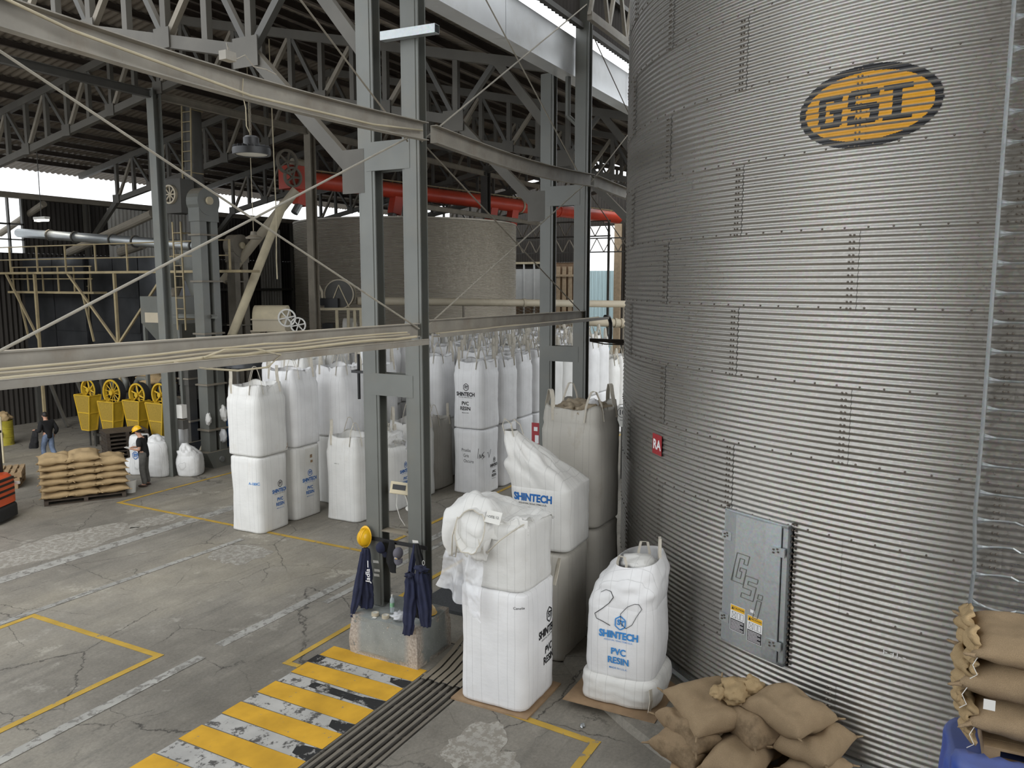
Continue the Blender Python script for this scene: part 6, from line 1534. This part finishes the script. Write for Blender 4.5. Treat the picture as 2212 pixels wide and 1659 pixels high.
# black tanks: each face plate its own piece
for nm, vA, vB, zT, uF, l in (('tank', 28.75, 32.6, 6.75, 19.5, 'wide black sheet steel tank on the left, shiny upper panels'), ('tank', 25.8, 28.6, 6.7, 19.6, 'narrower black sheet steel tank right of the wide one')):
    t = thing('storage_tank', l, 'tank', (uF+1.5, (vA+vB)/2, 1.2))
    MB().box(uF+.03, uF+2.8, vA, vB, 2.55, zT-.02).build('tank_body', M['binblack'], t)
    n = 3 if vB-vA > 4 else 2
    for i in range(n):
        for j, (za, zc) in enumerate(((2.55, 3.9), (3.9, 5.2), (5.2, zT))):
            a, c = vA+(vB-vA)*i/n+.02, vA+(vB-vA)*(i+1)/n-.02
            def pf(s, q, a=a, c=c, za=za, zc=zc, i=i, j=j): return Vector((uF-.035*math.sin(pi*s)*math.sin(pi*q)+.02*nz((s*2, q*2, i+j*3), 1.2, 4), a+(c-a)*s, za+.02+(zc-za-.04)*q))
            MB().grid(pf, 8, 8).build('face_panel', M['binblack'], t, smooth=True)
    for v in (vA+.1, vB-.1): 
        for u in (uF+.2, uF+2.6): MB().box(u-.08, u+.08, v-.08, v+.08, 0, 2.55).build('leg', M['steel_dark'], t)
    for v in (vA+1.0, vB-1.0): MB().bar((uF+.2, v-.9, 0), (uF+.2, v+.5, 2.55), .1).build('brace', M['steel_dark'], t)
# grey tube conveyor, spouts, hopper
ca, cb = onu(40, 503, 19.0), onu(432, 532, 19.0)
tc_ = thing('tube_conveyor', 'grey flanged tube conveyor lying along the catwalk', 'conveyor', (ca+cb)/2)
MB().tube([ca, cb], .17, 14).build('tube', M['galv_flat'], tc_, smooth=True)
for f in (.2, .35, .56, .68, .82, .97): p_ = ca.lerp(cb, f); e = (cb-ca).normalized()*.03; MB().cyl(p_-e, p_+e, .22, n=14).build('flange', M['steel_dark'], tc_)
for (a, b_, r, l) in (((330, 462), (150, 545), .16, 'tan inclined spout falling to the left above the grey tube'), ((95, 440), (0, 505), .13, 'dusty diagonal pipe at the far left below the daylight strip'), ((310, 528), (260, 545), .17, 'short dark spout under the grey tube'),
                      ((405, 560), (372, 650), .16, 'grey chute dropping from the elevator to the hopper'), ((452, 600), (352, 740), .12, 'slender grey spout beside the yellow ladder')):
    tag(MB().tube([onu(*a, 20.2), onu(*b_, 20.2)], r, 12).build('spout', M['steel_tan']), l, 'spout')
hp = thing('hopper', 'grey square hopper under the catwalk behind the single column', 'hopper', (18.2, 22.6, 4))
h0, h1 = onu(302, 640, 18.0), onu(384, 700, 18.0)
ya, yb = h0.y, h1.y; yc = (ya+yb)/2
MB().box(18.0, 19.3, yb, ya, h1.z, h0.z).build('bin', M['steel_grey'], hp)
MB().add([(18.0, yb, h1.z), (19.3, yb, h1.z), (19.3, ya, h1.z), (18.0, ya, h1.z), (18.5, yc-.15, 3.3), (18.8, yc-.15, 3.3), (18.8, yc+.15, 3.3), (18.5, yc+.15, 3.3)], [(0,1,5,4),(1,2,6,5),(2,3,7,6),(3,0,4,7)]).build('cone', M['steel_grey'], hp)
m_ = MB(); m_.box(17.97, 18.0, yc-.05, yc+.65, h1.z+.02, h1.z+.35); m_.build('name_plate', M['pipe'], hp)
for y in (ya-.05, yb+.05): MB().bar((18.1, y, 0), (18.1, y, h1.z), .1).build('leg', M['steel_grey'], hp)
tag(MB().chan(onu(360, 682, 17.6)+Vector((0, 0, 0)), onu(470, 684, 17.6), .1, .12).build('support_beam', M['steel_grey']), 'grey bracket beam between the single column and the tall elevator', 'beam')
# pale inclined pipes, hanging bags on the elevator
for a, b_, u0, u1, r, m, l in (((612, 440), (500, 727), 21.0, 18.6, .14, 'cream', 'bright cream inclined spout falling left of the background silo'), ((640, 410), (482, 608), 23., 21.5, .17, 'pipe', 'dusty inclined pipe rising to the red tube'),
                               ((465, 905), (425, 1000), 17.9, 17.9, .09, 'pipe', 'short pale pipe leaning beside the short dark elevator')):
    tag(MB().tube([onu(*a, u0), onu(*b_, u1)], r, 12).build('inclined_pipe', M[m], smooth=.6), l, 'pipe')
for (x, y, r, m, l) in ((483, 893, .17, 'bag2', 'upper knotted plastic bag hanging on the tall elevator'), (482, 940, .15, 'liner', 'lower green-white plastic bag hanging on the tall elevator'), (450, 905, .12, 'bag2', 'pale plastic bag hanging on the left of the tall elevator')):
    q = onv(x, y, 19.78); tag(lump(q, r, int(x), 20, 14, .4, (.6, .8, 1.5)).build('hanging_bag', M[m], smooth=True), l, 'bag')
tag(MB().box(18.6, 20.0, 20.4, 21.6, 0, 1.5).box(18.5, 18.6, 20.5, 21.0, .6, 1.0).build('machine', M['bluemachine'], loc=(19, 21, 0)), 'dark blue machine behind the tall bucket elevator', 'machine')
# fan machine on its stand
fo_ = ond(592, 690, 27); fz = 4.15
fm = thing('aspirator', 'cream half-round aspirator with two spoked wheels on a stand', 'machine', (fo_.x, fo_.y, 0), rzR)
m_ = MB()
def half(s, q): a = pi*s; return Vector((-.62+1.1*q, -.36*math.cos(a)*1.0, .42+.44*math.sin(a)))
m_.grid(half, 20, 2); m_.add([half(i/19, 0) for i in range(20)], [tuple(range(20))[::-1]]); m_.add([half(i/19, 1) for i in range(20)], [tuple(range(20))]); m_.build('hood', M['cream'], fm, smooth=.6, local=True).location = (0, 0, fz)
m_ = MB(); m_.box(-.66, .5, -.40, .40, .38, .42).box(-.62, .46, -.36, .36, .04, .38).box(-.68, .52, -.42, .42, 0, .04); m_.build('casing', M['pipe'], fm, local=True).location = (0, 0, fz)
for x, z, r in ((.56, .46, .30), (.92, .22, .26)):
    w = MB(); w.lathe([(r*.84, -.03), (r, -.03), (r, .03), (r*.84, .03), (r*.84, -.03)], 28, Matrix.Translation((x, -.44, fz+z)) @ Matrix.Rotation(pi/2, 4, 'X'))
    w_ = w.build('wheel', M['whitepl'], fm, local=True)
    for i in range(6): MB().tube([(x, -.44, fz+z), (x+r*.9*math.cos(i*pi/3+.2), -.44, fz+z+r*.9*math.sin(i*pi/3+.2))], r*.09, 5).build('spoke', M['whitepl'], w_, local=True)
MB().cyl((.56, -.4, fz+.46), (.56, -.1, fz+.46), .05, n=10).build('shaft', M['steel_dark'], fm, local=True)
for x in (-.55, .0, .4):
    m_ = MB(); m_.add([(x-.16, -.3, fz), (x+.16, -.3, fz), (x+.16, .3, fz), (x-.16, .3, fz), (x-.08, -.1, fz-.4), (x+.08, -.1, fz-.4), (x+.08, .1, fz-.4), (x-.08, .1, fz-.4)], [(0,1,5,4),(1,2,6,5),(2,3,7,6),(3,0,4,7)]); m_.build('outlet', M['pipe'], fm, local=True)
for x in (-.6, .45, .8):
    MB().cyl((x, .35, 0), (x, .35, fz+.02), .06, n=10).build('post', M['steel_dark'], fm, local=True)
for x, r in ((.12, .075), (.36, .09)): MB().cyl((x, -.1, 0), (x, -.1, fz-.1), r, n=14).build('down_pipe', M['pipe'], fm, local=True)
dk = ond(535, 770, 25.5); ct = thing('round_tank', 'dark round tank under the cream aspirator', 'tank', (dk.x, dk.y, 0))
zz = zat(dk.x, dk.y, 790)
MB().lathe([(0, zz), (.85, zz), (.85, zz+.95), (0, zz+1.0)], 40, Matrix.Translation((dk.x, dk.y, 0))).build('shell', M['binblack'], ct, smooth=.6)
for a in (0.3, 1.9, 3.5, 5.0): MB().cyl((dk.x+.7*math.cos(a), dk.y+.7*math.sin(a), 0), (dk.x+.7*math.cos(a), dk.y+.7*math.sin(a), zz+.01), .06, n=8).build('leg', M['steel_dark'], ct)
# blower on its stand by the background silo
bo = ond(735, 640, 30.5); bs = thing('blower', 'dark scroll blower on a cream stand before the background silo', 'machine', (bo.x, bo.y, 0), rzR)
zb_ = zat(bo.x, bo.y, 664); Mx = Matrix.Translation((0, 0, zb_+.50)) @ Matrix.Rotation(pi/2, 4, 'X')
MB().lathe([(0, -.22), (.52, -.22), (.52, .22), (0, .22)], 40, Mx).build('scroll', M['steel_dark'], bs, smooth=.6, local=True)
MB().lathe([(.52, -.24), (.56, -.24), (.56, -.2), (.52, -.2)], 40, Mx).lathe([(.52, .24), (.56, .24), (.56, .2), (.52, .2)], 40, Mx).build('scroll_rim', M['pipe'], bs, smooth=.6, local=True)
for a in (60, 118): MB().bar((0, -.24, zb_+.85), (.62*math.cos(math.radians(-a))*1.2, -.24, zb_+.02), .06, .03).build('stay', M['cream'], bs, local=True)
MB().box(-.5, .0, -.5, -.25, zb_, zb_+.35).build('motor', M['black'], bs, local=True)
MB().cyl((-.62, -.4, zb_+.22), (-.62, -.25, zb_+.22), .14, n=16).build('pulley', M['rubber'], bs, local=True)
MB().box(-.95, .95, -.55, .5, zb_-.09, zb_).build('deck', M['cream'], bs, local=True)
for x in (-.85, -.05, .38, .62, .85):
    MB().box(x-.05, x+.05, -.5, -.4, 0, zb_-.09).build('post', M['cream'], bs, local=True)
MB().tube([(-.95, -.3, zb_+1.2), (-.75, -.3, zb_+.85), (-.62, -.3, zb_+.6), (-.62, -.3, zb_+.1)], .05, 8).build('pipe', M['pipe'], bs, smooth=True, local=True)
MB().lathe([(0, -.1), (.34, -.1), (.34, .3), (.25, .35), (0, .36)], 28, Matrix.Translation((.2, .1, zb_-.75)) @ Matrix.Rotation(pi/2, 4, 'Y')).build('filter_drum', M['bag2'], bs, smooth=.6, local=True)
MB().box(-.65, -.25, -.3, .3, zb_-1.1, zb_-.6).build('motor', M['black'], bs, local=True)
for a, b_, D0, D1, r, l in (((772, 650), (1362, 657), 30.5, 36, .155, 'long cream pipe running level right of the blower past the background silo'), ((1196, 692), (1362, 699), 35, 36, .19, 'thick cream pipe low behind the second posts')):
    A_2, B_2 = ond(*a, D0), ond(*b_, D1); pt = thing('cream_pipe', l, 'pipe', (A_2+B_2)/2); MB().tube([A_2, B_2], r, 14).build('pipe', M['pipe'], pt, smooth=True)
    for f in ((.57, .8) if D0 < 32 else (.72, .8, .88)): q = A_2.lerp(B_2, f); e = (B_2-A_2).normalized()*.06; MB().cyl(q-e, q+e, r*1.15, n=16).build('coupling', M['pipe'], pt)
    for f in (.35, .97):
        q = A_2.lerp(B_2, f); MB().cyl((q.x, q.y, 0), (q.x, q.y, q.z-r+.01), .05, n=8).build('support', M['steel_tan'], pt)
# red overhead tube
ra0, ra1 = ond(636, 378, 34), ond(1335, 470, 52); ra0.z = ra1.z = 9.95
ra0 = Vector((ra0.x, ra0.y, zat(ra0.x, ra0.y, 385))); ra1 = Vector((ra1.x, ra1.y, zat(ra1.x, ra1.y, 471)))
rt = thing('red_conveyor', 'long red overhead conveyor tube passing over the background silo', 'conveyor', (ra0+ra1)/2)
dr_ = (ra1-ra0).normalized()
MB().tube([ra0, ra1], .36, 18).build('tube', M['red'], rt, smooth=.6)
MB().bar(ra0-dr_*.5, ra0+dr_*.6, .85, .95).build('head_box', M['red'], rt)
sdv = dr_.cross(Vector((0, 0, 1))).normalized()
for f in (.26, .47, .60, .74): q = ra0.lerp(ra1, f); MB().cyl(q-dr_*.06, q+dr_*.06, .40, n=18).build('flange', M['red'] if f != .6 else M['pipe'], rt)
for f in (.02, .235, .51, .58): 
    q = ra0.lerp(ra1, f); MB().bar(q, q+Vector((0, 0, -1.1))-dr_*.25, .42, .5).build('spout', M['red'], rt)
    MB().tube([q+Vector((0, 0, -1.0))-dr_*.25, q+Vector((0, 0, -1.45))-dr_*.55], .16, 10).build('spout_end', M['galv_flat'], rt) if f < .4 else None
for dx_, dz_, r in ((-.35, .55, .5), (-.1, -.05, .42)):
    c_ = ra0-dr_*(.35-dx_)+Vector((0, 0, dz_))+sdv*.55
    Mq = Matrix.Translation(c_) @ sdv.to_track_quat('Z', 'Y').to_matrix().to_4x4()
    w_ = MB().lathe([(r*.8, -.06), (r, -.06), (r, .06), (r*.8, .06), (r*.8, -.06)], 28, Mq).build('drive_wheel', M['steel_tan'], rt)
    for i in range(5): a = i*2*pi/5; MB().tube([c_, Mq @ Vector((r*.85*math.cos(a), r*.85*math.sin(a), 0))], .05, 5).build('spoke', M['steel_tan'], w_)
q = ra0+dr_*.2+Vector((0, 0, .62)); MB().cyl(q-dr_*.3, q+dr_*.3, .2, n=14).build('drive_motor', M['pipe'], rt)
for i in range(24): 
    q = ra0.lerp(ra1, (i+.5)/24)+Vector((0, 0, .42))-sdv*.2; MB().bar(q-Vector((0, 0, .1)), q+Vector((0, 0, .05)), .03).build('clip', M['yellow'], rt)
MB().bar(ra0+Vector((0, 0, .40))+sdv*.2, ra1+Vector((0, 0, .40))+sdv*.2, .05, .05).build('edge_rail', M['rail'], rt)
# lit tube lamp and a second lamp
q = onu(90, 478, 18.6); t = thing('tube_lamp', 'lit white lamp hanging at the far left under the daylight strip', 'lamp', q)
MB().box(q.x-.1, q.x+.1, q.y-.35, q.y+.35, q.z+.06, q.z+.16).build('housing', M['whitepl'], t); MB().box(q.x-.08, q.x+.08, q.y-.32, q.y+.32, q.z, q.z+.06).build('diffuser', M['lit'], t); MB().cyl((q.x, q.y, q.z+.16), (q.x, q.y, zt(q.y)+.3), .015, n=6).build('rod', M['steel_dark'], t)
q = ond(548, 515, 24); t = thing('high_bay_lamp', 'small dusty round lamp hanging left of the background silo', 'lamp', q)
MB().lathe([(0, 0), (.22, -.02), (.24, .03), (.1, .1), (.08, .2), (0, .22)], 24, Matrix.Translation(q)).build('housing', M['steel_tan'], t); MB().cyl((q.x, q.y, q.z+.2), (q.x, q.y, zt(q.y)+.3), .01, n=5).build('cord', M['cream'], t)
q = ond(598, 560, 25); tag(MB().tube([Vector((q.x, q.y, zt(q.y)+.3)), ond(597, 470, 25), ond(597, 560, 25), ond(599, 603, 25)], .018, 6).build('hanging_hose', M['cream']), 'pale hose hanging in the dark left of the background silo', 'hose')
# far lattice trusses in the gateway corner
for i, (u, z) in enumerate(((46.5, 8.6), (50.5, 7.8))):
    t = thing('lattice_girder', ['nearer rusty lattice girder by the far gateway', 'farther rusty lattice girder by the far gateway'][i], 'girder', (u, 21, z))
    MB().bar((u, 18, z), (u, 27, z), .08).build('chord', M['steel_dark'], t); MB().bar((u, 18, z+.9), (u, 27, z+.9), .08).build('chord', M['steel_dark'], t)
    for y_ in (18.1, 26.9): MB().bar((u, y_, 0), (u, y_, z+.9), .12).build('post', M['steel_dark'], t)
    for k_ in range(9): MB().bar((u, 18+k_, z), (u, 18.5+k_, z+.9), .05).build('web_member', M['steel_tan'], t); MB().bar((u, 19+k_, z), (u, 18.5+k_, z+.9), .05).build('web_member', M['steel_tan'], t)
